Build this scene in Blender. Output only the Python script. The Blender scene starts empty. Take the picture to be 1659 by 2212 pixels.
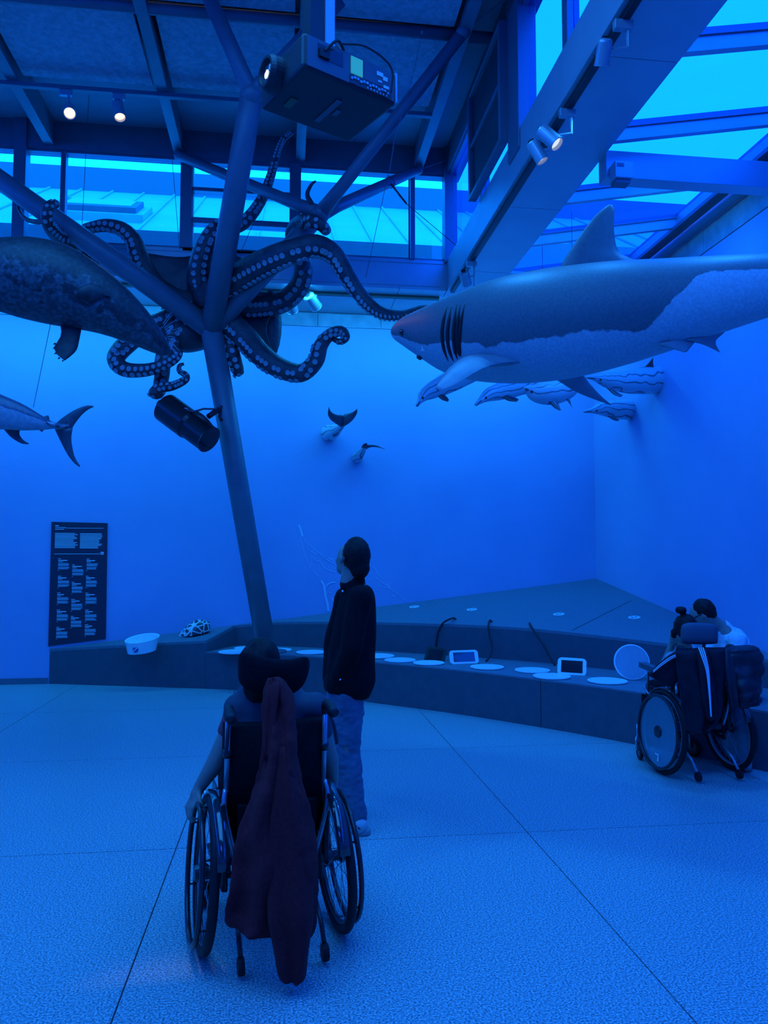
import bpy, bmesh, math, random
from mathutils import Vector, Matrix, Quaternion
from mathutils.bvhtree import BVHTree
from mathutils import noise as mnoise
random.seed(7)
V = Vector
SC = bpy.context.scene
COL = SC.collection

# ------------------------------------------------------------------ camera
F, CX, CY, EYE = 1660.0, 829.5, 1106.0, 1.6
YAW, PITCH = math.radians(7.38), math.radians(3.41)
cam_d = bpy.data.cameras.new('camera')
cam_d.sensor_fit = 'HORIZONTAL'; cam_d.sensor_width = 36.0; cam_d.lens = 36.0 * F / 1659.0
cam_d.clip_start = 0.05; cam_d.clip_end = 200
cam = bpy.data.objects.new('camera', cam_d); COL.objects.link(cam)
cam.location = (0, 0, EYE)
cam.rotation_euler = (math.pi / 2 + PITCH, 0, -YAW)
SC.camera = cam
FW = V((math.sin(YAW) * math.cos(PITCH), math.cos(YAW) * math.cos(PITCH), math.sin(PITCH)))
RT = V((math.cos(YAW), -math.sin(YAW), 0))
UP = RT.cross(FW)
CAMP = V((0, 0, EYE))

# ------------------------------------------------------------------ exposure, world, large lights
SC.view_settings.view_transform = 'Standard'
SC.view_settings.look = 'None'
SC.view_settings.gamma = 1.0
SC.view_settings.use_curve_mapping = False
SC.view_settings.exposure = 0.0
try:
    SC.cycles.max_bounces = 7; SC.cycles.diffuse_bounces = 4; SC.cycles.glossy_bounces = 3
    SC.cycles.transmission_bounces = 4; SC.cycles.transparent_max_bounces = 12
    SC.cycles.sample_clamp_indirect = 4.0
except Exception:
    pass
SKY = 7.5
world = bpy.data.worlds.new('overcast_sky'); SC.world = world
world.use_nodes = True
wn = world.node_tree.nodes; wn.clear()
wo = wn.new('ShaderNodeOutputWorld'); wb = wn.new('ShaderNodeBackground')
wb.inputs['Color'].default_value = (0.86, 0.95, 1.0, 1); wb.inputs['Strength'].default_value = SKY
world.node_tree.links.new(wb.outputs[0], wo.inputs[0])

def lamp(name, kind, loc, target, energy, color, size=0.2, size_y=None, cone=None, blend=0.3, portal=False):
    d = bpy.data.lights.new(name, kind); o = bpy.data.objects.new(name, d); COL.objects.link(o)
    o.location = loc
    o.rotation_euler = (V(target) - V(loc)).to_track_quat('-Z', 'Y').to_euler()
    d.color = color
    d.energy = energy
    if kind == 'AREA':
        d.shape = 'RECTANGLE'; d.size = size; d.size_y = size_y or size
        if portal: d.cycles.is_portal = True
    elif kind == 'SPOT':
        d.spot_size = math.radians(cone); d.spot_blend = blend; d.shadow_soft_size = size
    elif kind == 'POINT':
        d.shadow_soft_size = size
    return o

DEEP = (0.010, 0.06, 1.0)
CYAN = (0.012, 0.36, 1.0)
# added unseen blue area fills, behind the viewer and overhead, and wall washers fixed on the soffits
lamp('blue_fill', 'AREA', (-2.0, -1.5, 5.6), (0.2, 10.3, 1.2), 55, DEEP, 2.0, 0.8)
lamp('blue_fill', 'AREA', (-1.6, 2.2, 6.38), (-1.6, 2.2, 0), 410, (0.022, 0.275, 1.0), 5.0, 5.0)  # added overhead fill for floor and tops, no such fixture
lamp('wall_washer', 'AREA', (-1.6, 9.36, 4.88), (-1.6, 10.36, 2.7), 205, CYAN, 11.0, 0.12)
lamp('wall_washer', 'AREA', (3.3, 6.4, 4.6), (4.35, 8.4, 3.0), 14, CYAN, 0.5, 0.5)
# daylight portals in the window openings
lamp('window_portal', 'AREA', (-2.7, 9.62, 5.9), (-2.7, 0, 5.9), 1, (1, 1, 1), 9.4, 1.2, portal=True)
lamp('window_portal', 'AREA', (2.24, 2.8, 5.9), (-5, 2.8, 5.9), 1, (1, 1, 1), 12.6, 1.2, portal=True)
lamp('window_portal', 'AREA', (-7.34, 2.8, 5.9), (0, 2.8, 5.9), 1, (1, 1, 1), 12.6, 1.2, portal=True)
_sk = lamp('window_portal', 'AREA', (3.5, 2.6, 5.40), (3.5 + 0.22, 2.6, 4.36), 1, (1, 1, 1), 1.9, 12.9, portal=True)
_sk.rotation_euler = (0, -math.atan(0.175), 0)

# ------------------------------------------------------------------ pixel helpers (a pixel and a real distance give a point)
def ray(x, y): return FW + RT * ((x - CX) / F) + UP * ((CY - y) / F)
def at(x, y, D): return CAMP + ray(x, y) * D
def onz(x, y, z):
    r = ray(x, y); return CAMP + r * ((z - EYE) / r.z)
def ony(x, y, Y):
    r = ray(x, y); return CAMP + r * (Y / r.y)
def onx(x, y, X):
    r = ray(x, y); return CAMP + r * (X / r.x)
def px(n, D): return n * D / F

# ------------------------------------------------------------------ materials
MATS = {}
def mat(name, color=(0.5, 0.5, 0.5), rough=0.6, metal=0.0, color2=None, scale=8.0, detail=4.0, bump=0.0, bscale=None,
        contrast=(0.35, 0.65), spec=0.5, emit=None, estr=0.0, coat=0.0, kind='noise', attr=None):
    if name in MATS: return MATS[name]
    m = bpy.data.materials.new(name); m.use_nodes = True
    nt = m.node_tree; b = nt.nodes['Principled BSDF']
    b.inputs['Base Color'].default_value = (*color, 1)
    b.inputs['Roughness'].default_value = rough
    b.inputs['Metallic'].default_value = metal
    b.inputs['Specular IOR Level'].default_value = spec
    b.inputs['Coat Weight'].default_value = coat
    if emit:
        b.inputs['Emission Color'].default_value = (*emit, 1); b.inputs['Emission Strength'].default_value = estr
    if color2 or bump:
        tc = nt.nodes.new('ShaderNodeTexCoord')
        if kind == 'voronoi':
            n = nt.nodes.new('ShaderNodeTexVoronoi'); n.inputs['Scale'].default_value = scale; out = n.outputs['Color']
        elif kind == 'wave':
            n = nt.nodes.new('ShaderNodeTexWave'); n.inputs['Scale'].default_value = scale
            n.inputs['Distortion'].default_value = 6.0; n.inputs['Detail'].default_value = detail; out = n.outputs['Fac']
        else:
            n = nt.nodes.new('ShaderNodeTexNoise'); n.inputs['Scale'].default_value = scale
            n.inputs['Detail'].default_value = detail; out = n.outputs['Fac']
        nt.links.new(tc.outputs['Object'], n.inputs['Vector'])
        if color2:
            r = nt.nodes.new('ShaderNodeValToRGB')
            r.color_ramp.elements[0].position = contrast[0]; r.color_ramp.elements[0].color = (*color, 1)
            r.color_ramp.elements[1].position = contrast[1]; r.color_ramp.elements[1].color = (*color2, 1)
            nt.links.new(out, r.inputs['Fac']); nt.links.new(r.outputs['Color'], b.inputs['Base Color'])
        if bump:
            bn = nt.nodes.new('ShaderNodeTexNoise'); bn.inputs['Scale'].default_value = bscale or scale
            bn.inputs['Detail'].default_value = 5
            nt.links.new(tc.outputs['Object'], bn.inputs['Vector'])
            bp = nt.nodes.new('ShaderNodeBump'); bp.inputs['Strength'].default_value = bump; bp.inputs['Distance'].default_value = 0.02
            nt.links.new(bn.outputs['Fac'], bp.inputs['Height']); nt.links.new(bp.outputs['Normal'], b.inputs['Normal'])
    MATS[name] = m
    return m

def glass_mat(name, tint, gloss=0.06):
    m = bpy.data.materials.new(name); m.use_nodes = True
    nt = m.node_tree; nt.nodes.clear()
    o = nt.nodes.new('ShaderNodeOutputMaterial'); t = nt.nodes.new('ShaderNodeBsdfTransparent')
    g = nt.nodes.new('ShaderNodeBsdfGlossy'); x = nt.nodes.new('ShaderNodeMixShader')
    t.inputs['Color'].default_value = (*tint, 1); g.inputs['Roughness'].default_value = 0.02
    g.inputs['Color'].default_value = (0.9, 0.95, 1, 1)
    x.inputs['Fac'].default_value = gloss
    nt.links.new(t.outputs[0], x.inputs[1]); nt.links.new(g.outputs[0], x.inputs[2]); nt.links.new(x.outputs[0], o.inputs[0])
    return m

M_WALL = mat('wall_paint', (0.42, 0.41, 0.655), 0.85, color2=(0.45, 0.44, 0.685), scale=1.2, bump=0.05, bscale=60)
M_CONC = mat('raw_concrete', (0.30, 0.34, 0.40), 0.8, color2=(0.42, 0.46, 0.52), scale=6, bump=0.3, bscale=30)
M_SLAB = mat('speckled_floor', (0.13, 0.155, 0.155), 0.42, color2=(0.62, 0.74, 0.70), scale=120, detail=2.5, contrast=(0.36, 0.68), bump=0.06, bscale=120)
M_JOINT = mat('floor_joint_filler', (0.02, 0.02, 0.03), 0.7)
M_ALU = mat('aluminium_cladding', (0.46, 0.49, 0.54), 0.38, 0.3, color2=(0.50, 0.53, 0.58), scale=3)
M_STEEL = mat('grey_painted_steel', (0.145, 0.165, 0.20), 0.45, 0.1, color2=(0.17, 0.19, 0.225), scale=5)
M_FRAME = mat('window_frame_grey', (0.17, 0.20, 0.25), 0.4, 0.3)
M_DARK = mat('dark_panel_board', (0.035, 0.04, 0.05), 0.6, color2=(0.05, 0.055, 0.065), scale=5)
M_CEIL = mat('ceiling_fibre_board', (0.34, 0.37, 0.41), 0.9, color2=(0.48, 0.51, 0.56), scale=22, detail=6, bump=0.5, bscale=40)
M_MESH = mat('ceiling_recess_board', (0.24, 0.26, 0.30), 0.9, color2=(0.30, 0.32, 0.36), scale=60)
M_BLACK = mat('black_plastic', (0.012, 0.013, 0.016), 0.35)
M_GLASS = glass_mat('blue_film_glass', (0.04, 0.47, 1.0))
M_GLASS2 = glass_mat('blue_film_skylight_glass', (0.03, 0.295, 0.97))
M_ROOF = mat('metal_sheet_roof', (0.36, 0.42, 0.5), 0.6, color2=(0.40, 0.46, 0.54), scale=1.5)
M_ROOFD = mat('grey_rendered_wall', (0.14, 0.15, 0.17), 0.8)

# ------------------------------------------------------------------ mesh builder
class MB:
    def __init__(s): s.v = []; s.f = []; s.a = {}
    def add(s, vs, fs):
        o = len(s.v); s.v += [V(p) for p in vs]; s.f += [tuple(i + o for i in f) for f in fs]; return s
    def box(s, a, b):
        x0, y0, z0 = a; x1, y1, z1 = b
        return s.add([(x0,y0,z0),(x1,y0,z0),(x1,y1,z0),(x0,y1,z0),(x0,y0,z1),(x1,y0,z1),(x1,y1,z1),(x0,y1,z1)],
                     [(0,3,2,1),(4,5,6,7),(0,1,5,4),(1,2,6,5),(2,3,7,6),(3,0,4,7)])
    def obox(s, c, ax, ay, az, sx, sy, sz):
        c, ax, ay, az = V(c), V(ax), V(ay), V(az); vs = []
        for k in (-.5, .5):
            for i, j in ((-.5,-.5),(.5,-.5),(.5,.5),(-.5,.5)): vs.append(c + ax*sx*i + ay*sy*j + az*sz*k)
        return s.add(vs, [(0,3,2,1),(4,5,6,7),(0,1,5,4),(1,2,6,5),(2,3,7,6),(3,0,4,7)])
    def rings(s, rs, cap=True, closed=False):
        n = len(rs[0]); vs = [p for r in rs for p in r]; fs = []
        m = len(rs)
        for i in range(m if closed else m - 1):
            a, b = i * n, ((i + 1) % m) * n
            for j in range(n):
                k = (j + 1) % n; fs.append((a + j, a + k, b + k, b + j))
        if cap and not closed:
            fs.append(tuple(reversed(range(n)))); fs.append(tuple(range((m - 1) * n, m * n)))
        return s.add(vs, fs)
    def tube(s, pts, r, seg=10, cap=True, closed=False, flat=1.0, ref=None):
        pts = [V(p) for p in pts]; n = len(pts)
        rr = r if isinstance(r, (list, tuple)) else [r] * n
        T = []
        for i in range(n):
            if closed: t = pts[(i + 1) % n] - pts[i - 1]
            else: t = pts[min(i + 1, n - 1)] - pts[max(i - 1, 0)]
            T.append(t.normalized() if t.length > 1e-9 else V((0, 0, 1)))
        u = V(ref) if ref is not None else (V((0, 0, 1)) if abs(T[0].z) < 0.9 else V((1, 0, 0)))
        rs = []
        for i in range(n):
            if ref is not None: u = V(ref)
            u = (u - T[i] * u.dot(T[i]))
            u = u.normalized() if u.length > 1e-6 else T[i].orthogonal().normalized()
            w = T[i].cross(u)
            rs.append([pts[i] + (u * math.cos(2*math.pi*j/seg) * flat + w * math.sin(2*math.pi*j/seg)) * rr[i] for j in range(seg)])
        return s.rings(rs, cap, closed)
    def lathe(s, prof, o=(0,0,0), ax=(0,0,1), seg=20, cap=True):
        o, ax = V(o), V(ax).normalized(); u = ax.orthogonal().normalized(); w = ax.cross(u)
        return s.rings([[o + ax*h + (u*math.cos(2*math.pi*j/seg) + w*math.sin(2*math.pi*j/seg))*r for j in range(seg)] for r, h in prof], cap)
    def prism(s, poly, d):
        poly = [V(p) for p in poly]; d = V(d); n = len(poly)
        vs = poly + [p + d for p in poly]
        fs = [tuple(reversed(range(n))), tuple(range(n, 2*n))] + [(i, (i+1) % n, n + (i+1) % n, n + i) for i in range(n)]
        return s.add(vs, fs)
    def ell(s, c, rx, ry, rz, ax=None, seg=16, rgs=10):
        c = V(c); X, Y, Z = ax if ax else (V((1,0,0)), V((0,1,0)), V((0,0,1)))
        rs = []
        for i in range(rgs + 1):
            a = math.pi * (i + 0.02 * (1 if i == 0 else -1 if i == rgs else 0)) / rgs
            rs.append([c + X*rx*math.sin(a)*math.cos(2*math.pi*j/seg) + Y*ry*math.sin(a)*math.sin(2*math.pi*j/seg) - Z*rz*math.cos(a) for j in range(seg)])
        return s.rings(rs)
    def cap(s, a, ra, b, rb, seg=12):
        a, b = V(a), V(b); d = (b - a); L = d.length; d = d.normalized() if L > 1e-6 else V((0,0,1))
        pts, rr = [], []
        for t in (-.97, -.8, -.5, 0): pts.append(a + d*ra*t); rr.append(ra*math.sqrt(max(1 - t*t, .01)))
        for t in (0, .5, .8, .97): pts.append(b + d*rb*t); rr.append(rb*math.sqrt(max(1 - t*t, .01)))
        return s.tube(pts, rr, seg)
    def fin(s, le, te, th, side, seg=5):
        """airfoil loft between a leading and a trailing edge (equal counts); side = thickness direction"""
        side = V(side).normalized(); rs = []; n = len(le)
        for i in range(n):
            a, b = V(le[i]), V(te[i]); t = th * (1 - 0.85 * i / (n - 1)); ring = []
            prof = [(0,0),(.06,.55),(.22,.95),(.45,1),(.75,.55),(1,.08)]
            for u, h in prof: ring.append(a.lerp(b, u) + side*h*t)
            for u, h in reversed(prof[1:]): ring.append(a.lerp(b, u) - side*h*t)
            rs.append(ring)
        return s.rings(rs)
    def mesh(s, name):
        me = bpy.data.meshes.new(name); me.from_pydata([tuple(v) for v in s.v], [], s.f); me.validate(); me.update()
        bm = bmesh.new(); bm.from_mesh(me); bmesh.ops.recalc_face_normals(bm, faces=bm.faces); bm.to_mesh(me); bm.free()
        return me
    def build(s, name, m, parent=None, smooth=False, local=False, bevel=0, sub=0):
        return put(name, s.mesh(name), m, parent, smooth, local, bevel, sub)

def put(name, me, m, parent=None, smooth=False, local=False, bevel=0, sub=0):
    if isinstance(m, (list, tuple)):
        for q in m: me.materials.append(q)
    else: me.materials.append(m)
    if smooth:
        for p in me.polygons: p.use_smooth = True
    o = bpy.data.objects.new(name, me); COL.objects.link(o)
    if parent is not None:
        o.parent = parent
        if not local and parent.parent is None: o.matrix_parent_inverse = parent.matrix_basis.inverted()
    elif not local and len(me.vertices):
        xs = [v.co for v in me.vertices]
        c = V(((min(p.x for p in xs)+max(p.x for p in xs))/2, (min(p.y for p in xs)+max(p.y for p in xs))/2, min(p.z for p in xs)))
        me.transform(Matrix.Translation(-c)); o.location = c
    if bevel:
        b = o.modifiers.new('bevel', 'BEVEL'); b.width = bevel; b.segments = 2; b.limit_method = 'ANGLE'
    if sub:
        q = o.modifiers.new('subdivision', 'SUBSURF'); q.levels = sub; q.render_levels = sub
    return o

def thing(name, label, cat, loc=(0,0,0), rotz=0.0, group=None):
    o = bpy.data.objects.new(name, None); COL.objects.link(o); o.empty_display_size = 0.1
    o.location = loc; o.rotation_euler = (0, 0, rotz)
    o.matrix_basis = Matrix.Translation(V(loc)) @ Matrix.Rotation(rotz, 4, 'Z')
    return tag(o, label, cat, group)
def tag(o, label, cat, group=None, kind=None):
    o['label'] = label; o['category'] = cat
    if group: o['group'] = group
    if kind: o['kind'] = kind
    return o
def struct(o, label=None):
    o['kind'] = 'structure'
    if label: o['label'] = label
    return o
def stuff(o): o['kind'] = 'stuff'; return o
def sbox(name, a, b, m, parent=None, bevel=0): return MB().box(a, b).build(name, m, parent, bevel=bevel)
def dup(root, loc=None, rotz=None, label=None):
    r = root.copy(); COL.objects.link(r)
    for ch in root.children:
        c = ch.copy(); COL.objects.link(c); c.parent = r
        for g in ch.children:
            d = g.copy(); COL.objects.link(d); d.parent = c
    if loc is not None: r.location = loc
    if rotz is not None: r.rotation_euler = (0, 0, rotz)
    if label: r['label'] = label
    return r
def catmull(pts, n):
    pts = [V(p) for p in pts]; P = [pts[0]*2 - pts[1]] + pts + [pts[-1]*2 - pts[-2]]; out = []
    m = len(pts) - 1
    for k in range(n + 1):
        t = k * m / n; i = min(int(t), m - 1); u = t - i
        a, b, c, d = P[i], P[i+1], P[i+2], P[i+3]
        out.append(0.5 * ((2*b) + (c - a)*u + (2*a - 5*b + 4*c - d)*u*u + (3*b - a - 3*c + d)*u*u*u))
    return out
def lerp_list(vals, n):
    m = len(vals) - 1; out = []
    for k in range(n + 1):
        t = k * m / n; i = min(int(t), m - 1); out.append(vals[i] + (vals[i+1] - vals[i]) * (t - i))
    return out
def blob(mb, voxel, smooth=3, name='body'):
    """one continuous skin over overlapping pieces"""
    me = mb.mesh(name); o = bpy.data.objects.new(name, me); COL.objects.link(o)
    r = o.modifiers.new('r', 'REMESH'); r.mode = 'VOXEL'; r.voxel_size = voxel; r.use_smooth_shade = True
    if smooth:
        q = o.modifiers.new('s', 'SMOOTH'); q.iterations = smooth; q.factor = 0.6
    dg = bpy.context.evaluated_depsgraph_get()
    out = bpy.data.meshes.new_from_object(o.evaluated_get(dg))
    bpy.data.objects.remove(o); bpy.data.meshes.remove(me)
    out.name = name; out.materials.clear()
    return out
def rumple(me, amp, scale, seed=0.0, zs=1.0):
    ns = [v.normal.copy() for v in me.vertices]
    for v, n in zip(me.vertices, ns):
        p = v.co * scale; v.co += n * amp * mnoise.noise(V((p.x + seed, p.y, p.z * zs)))
    me.update()
    return me
def bvh_of(o):
    dg = bpy.context.evaluated_depsgraph_get(); return BVHTree.FromObject(o.evaluated_get(dg), dg), o.matrix_world.copy()
def bvh_me(me): return BVHTree.FromPolygons([v.co for v in me.vertices], [tuple(p.vertices) for p in me.polygons])
def hit(b, x, y, off=0.0):
    h = b.ray_cast(CAMP, ray(x, y).normalized())
    return None if h[0] is None else h[0] - ray(x, y).normalized() * off

# ================================================================== THE ROOM
YB, XR, YL, XL = 10.36, 4.35, 9.3, 2.0      # back wall, right wall, lantern back face, lantern right face
ZS, ZW0, ZW1, ZC = 4.95, 5.33, 6.46, 6.80    # soffit, window sill, window head, ceiling
XW, YF = -7.4, -4.0                          # left wall, wall behind the viewer

fl = struct(sbox('floor', (XW, YF, -0.12), (XR, YB, -0.012), M_JOINT))
xs = [XW] + [-0.58 + 2*k for k in range(-3, 3)] + [XR]
ys = [YF] + [0.45 + 2*k for k in range(-2, 5)] + [YB]
for i in range(len(xs) - 1):
    for j in range(len(ys) - 1):
        g = 0.003
        MB().box((xs[i]+g, ys[j]+g, -0.02), (xs[i+1]-g, ys[j+1]-g, 0)).build('floor_slab', M_SLAB, fl)

wb_ = struct(sbox('wall_back', (XW, YB, -0.1), (XR + 0.25, YB + 0.25, 4.75), M_WALL))
struct(sbox('baseboard_back', (XW, YB - 0.015, 0), (-2.97, YB, 0.075), M_STEEL))
tb = struct(sbox('trim_1', (XW, YB + 0.02, 4.75), (XR + 0.25, YB + 0.25, 5.03), M_CONC), 'raw concrete band along the top of the back wall')
k = 0; x = XW
while x < XR:
    MB().box((x + 0.004, YB - 0.005, 4.755), (min(x + 0.87, XR) - 0.004, YB + 0.02, 4.93)).build('concrete_panel', M_CONC, tb); x += 0.87
wr = struct(sbox('wall_right', (XR, YF, -0.1), (XR + 0.25, YB + 0.25, 4.79), M_WALL))
tr = struct(sbox('trim_2', (XR + 0.02, YF, 4.79), (XR + 0.25, YB + 0.25, 5.3), M_CONC), 'raw concrete upstand above the right wall')
y = YF
while y < YB - 0.1:
    MB().box((XR - 0.006, y + 0.005, 4.80), (XR + 0.02, min(y + 1.9, YB) - 0.005, 5.22)).build('concrete_panel', M_CONC, tr); y += 1.9
struct(sbox('wall_left', (XW - 0.25, YF, -0.1), (XW, YB + 0.25, ZW0), M_WALL))
struct(sbox('wall_front', (XW - 0.25, YF - 0.25, -0.1), (XR + 0.25, YF, 6.9), M_WALL))

# lantern: soffit, sill beams, windows, ceiling
so = struct(sbox('trim_3', (XW, YL + 0.01, ZS + 0.03), (XR + 0.1, YB + 0.1, ZS + 0.2), M_ALU), 'aluminium soffit between lantern and walls')
def spanel(a, b): return MB().box(a, b).build('soffit_panel', M_ALU, so)
for x0, x1 in ((XW, -5.2), (-5.2, -3.0), (-3.0, -0.8), (-0.8, 1.4), (1.4, 2.0)):
    spanel((x0 + 0.003, YL, ZS), (x1 - 0.003, YB - 0.01, ZS + 0.03))
spanel((2.003, 8.62, ZS), (XR - 0.01, YB - 0.01, ZS + 0.03))
ye = [YF, -1.6, 0.6, 2.6, 4.72, 6.95, 8.614]
for i in range(6): spanel((XL, ye[i] + 0.003, ZS), (2.62, ye[i+1] - 0.003, ZS + 0.03))
sb = struct(sbox('trim_4', (XW, YL, ZS + 0.03), (XL + 0.02, YL + 0.2, ZW0), M_ALU), 'aluminium sill beam under the back windows')
sr = struct(MB().box((XL, YF, ZS + 0.03), (XL + 0.2, YL + 0.2, ZW0)).box((2.55, YF, ZS + 0.012), (2.615, 9.0, ZS + 0.17)).box((XL + 0.1, YF, ZS + 0.1), (2.6, 9.2, ZS + 0.14)).build('trim_5', M_ALU),
            'aluminium clad edge beam along the right side of the lantern')
for z0, z1, y0 in ((ZS + 0.335, ZS + 0.345, -0.012), (ZS + 0.045, ZS + 0.055, -0.012)):
    MB().box((XW, YL + y0, z0), (XL, YL, z1)).build('ledge', M_ALU, sb)
struct(sbox('trim_6', (XW, YL, ZW1), (XL + 0.2, YL + 0.2, ZC + 0.1), M_STEEL), 'grey fascia above the back windows')
struct(sbox('trim_7', (XL, YF, ZW1), (XL + 0.2, YL, ZC + 0.1), M_STEEL), 'grey fascia above the right windows')

def window(n, label, frame_boxes, panes, glass):
    o = bpy.data.objects.new('window_%d' % n, None); COL.objects.link(o); struct(o, label)
    for a, b in frame_boxes: MB().box(a, b).build('window_frame', M_FRAME, o, bevel=0.004)
    for a, b in panes: MB().box(a, b).build('pane', glass, o)
    return o
def backwin(n, x0, x1, label, fr=0.045):
    y0, y1 = YL + 0.02, YL + 0.12
    fb = [((x0, y0, ZW0), (x0 + fr, y1, ZW1)), ((x1 - fr, y0, ZW0), (x1, y1, ZW1)),
          ((x0 + fr, y0, ZW0), (x1 - fr, y1, ZW0 + 0.03)), ((x0 + fr, y0, ZW1 - 0.03), (x1 - fr, y1, ZW1))]
    return window(n, label, fb, [((x0 + fr, YL + 0.06, ZW0 + 0.03), (x1 - fr, YL + 0.068, ZW1 - 0.03))], M_GLASS)
wins = [(-7.4, -5.0), (-5.0, -3.66), (-3.66, -3.13), (-3.13, -2.65), (-2.65, -1.25), (0.14, 1.565), (1.565, 2.02)]
for i, (a, b) in enumerate(wins): backwin(i + 1, a, b, 'clerestory window pane %d of the back wall' % (i + 1), 0.03)
# the louvred vent window with two bars
y0, y1 = YL + 0.0, YL + 0.12
o = window(8, 'vent window with two dark horizontal bars', [((-1.25, y0, ZW0 - 0.05), (-1.13, y1, ZW1)), ((0.03, y0, ZW0 - 0.05), (0.14, y1, ZW1)),
    ((-1.13, y0, ZW0 - 0.05), (0.03, y1, ZW0 + 0.02)), ((-1.13, y0, ZW1 - 0.05), (0.03, y1, ZW1)),
    ((-1.13, y0 - 0.02, 6.045), (0.03, y1, 6.09)), ((-1.13, y0 - 0.02, 5.645), (0.03, y1, 5.715))], [], M_GLASS)
for z0, z1 in ((ZW0 + 0.02, 5.645), (5.715, 6.045), (6.09, ZW1 - 0.05)):
    MB().box((-1.13, YL + 0.06, z0), (0.03, YL + 0.068, z1)).build('pane', M_GLASS, o)
# window posts
for i, x in enumerate((-5.0, -3.13, -1.21, 0.10, 1.565)):
    w = 0.07 if i != 4 else 0.03
    struct(sbox('trim_%d' % (8 + i), (x - w, YL - 0.03, ZW0), (x + w, YL + 0.14, ZW1 if i != 1 else ZC), M_FRAME, bevel=0.005), 'steel window post of the lantern')
struct(sbox('trim_13', (1.97, YL - 0.06, ZS + 0.35), (2.10, YL + 0.12, ZC), M_FRAME, bevel=0.005), 'corner post of the lantern')
# right clerestory
def rightwin(n, y0, y1, label, dark=False):
    x0, x1 = XL + 0.03, XL + 0.13; fr = 0.05
    fb = [((x0, y0, ZW0), (x1, y0 + fr, ZW1)), ((x0, y1 - fr, ZW0), (x1, y1, ZW1)),
          ((x0, y0 + fr, ZW0), (x1, y1 - fr, ZW0 + 0.03)), ((x0, y0 + fr, ZW1 - 0.03), (x1, y1 - fr, ZW1))]
    return window(n, label, fb, [((XL + 0.08, y0 + fr, ZW0 + 0.03), (XL + 0.088, y1 - fr, ZW1 - 0.03))], M_GLASS2)
for i, (a, b) in enumerate(((7.76, 9.3), (6.55, 7.76), (5.26, 6.4), (3.9, 5.26), (2.5, 3.9), (1.1, 2.5), (-0.4, 1.1), (-2.2, -0.4), (-4.0, -2.2))):
    rightwin(9 + i, a, b, 'clerestory window %d of the right lantern face' % (i + 1))
struct(sbox('trim_14', (XL - 0.02, 6.24, ZS + 0.2), (XL + 0.15, 6.56, ZC), M_FRAME, bevel=0.006), 'steel post of the right lantern face')
bp = tag(sbox('vent_shutter', (XL - 0.05, 6.62, 5.40), (XL - 0.01, 7.72, 6.50), M_DARK), 'dark shutter board closing one window of the right lantern face', 'shutter')
for a, b in (((XL-0.09, 6.56, 5.38), (XL-0.005, 6.62, 6.52)), ((XL-0.09, 7.72, 5.38), (XL-0.005, 7.78, 6.52)), ((XL-0.09, 6.62, 5.38), (XL-0.005, 7.72, 5.42)), ((XL-0.09, 6.62, 6.48), (XL-0.005, 7.72, 6.52)), ((XL-0.08, 6.62, 5.92), (XL-0.03, 7.72, 5.97))):
    o = MB().box(a, b).build('shutter_frame', M_FRAME, bp, bevel=0.004)
# left clerestory (out of frame, lights the room like the others)
lw = window(18, 'clerestory windows along the left wall', [((XW - 0.1, y, ZW0), (XW, y + 0.08, ZW1)) for y in (-4.0, -1.4, 1.2, 3.8, 6.4, 9.22)], [], M_GLASS2)
for y in (-4.0, -1.4, 1.2, 3.8, 6.4):
    MB().box((XW - 0.05, y + 0.08, ZW0), (XW - 0.042, y + 2.6 + (0.22 if y > 6 else 0), ZW1)).build('pane', M_GLASS2, lw)
struct(sbox('trim_15', (XW - 0.25, YF, ZW1), (XW, YL + 0.2, ZC + 0.1), M_STEEL), 'grey fascia above the left windows')

# ceiling: roof deck, fibre board panels between ribs, cross beams
ce = struct(sbox('ceiling', (XW - 0.2, YF - 0.2, ZC), (XL + 0.2, YL + 0.2, ZC + 0.1), M_MESH))
ribx = [-7.3, -5.8, -4.3, -2.81, -1.31, 0.16, 1.64]
cy = [-3.6, -1.5, 0.6, 2.7, 4.8, 6.88]
for i in range(len(ribx)):
    struct(sbox('trim_%d' % (16 + i), (ribx[i] - 0.055, YF, 6.50), (ribx[i] + 0.055, YL, ZC), M_STEEL), 'ceiling rib %d' % (i + 1))
for i, y in enumerate(cy):
    struct(MB().tube([(XW, y, 6.56), (XL, y, 6.56)], 0.055, 12).build('trim_%d' % (23 + i), M_STEEL, smooth=True), 'round cross tube %d under the ceiling' % (i + 1))
pe = [-3.95] + cy + [8.17]
for i in range(len(ribx) - 1):
    for j in range(len(pe) - 1):
        MB().box((ribx[i] + 0.10, pe[j] + 0.10, 6.57), (ribx[i+1] - 0.10, pe[j+1] - 0.10, 6.60)).build('ceiling_panel', M_CEIL, ce)

# skylight on the right: sloping glass between lantern edge beam and wall
def zg(x): return 5.085 + (x - 2.62) * 0.175
sk = bpy.data.objects.new('window_19', None); COL.objects.link(sk); struct(sk, 'sloping glass skylight over the right aisle')
my = [-4.0, -2.08, -0.98, 0.12, 1.22, 2.32, 3.42, 4.66, 5.76, 6.86, 7.86, 9.0]
for i in range(len(my) - 1):
    MB().add([(2.6, my[i], zg(2.6)), (4.42, my[i], zg(4.42)), (4.42, my[i+1], zg(4.42)), (2.6, my[i+1], zg(2.6)),
              (2.6, my[i], zg(2.6)+.01), (4.42, my[i], zg(4.42)+.01), (4.42, my[i+1], zg(4.42)+.01), (2.6, my[i+1], zg(2.6)+.01)],
             [(0,3,2,1),(4,5,6,7),(0,1,5,4),(1,2,6,5),(2,3,7,6),(3,0,4,7)]).build('pane', M_GLASS2, sk)
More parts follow.
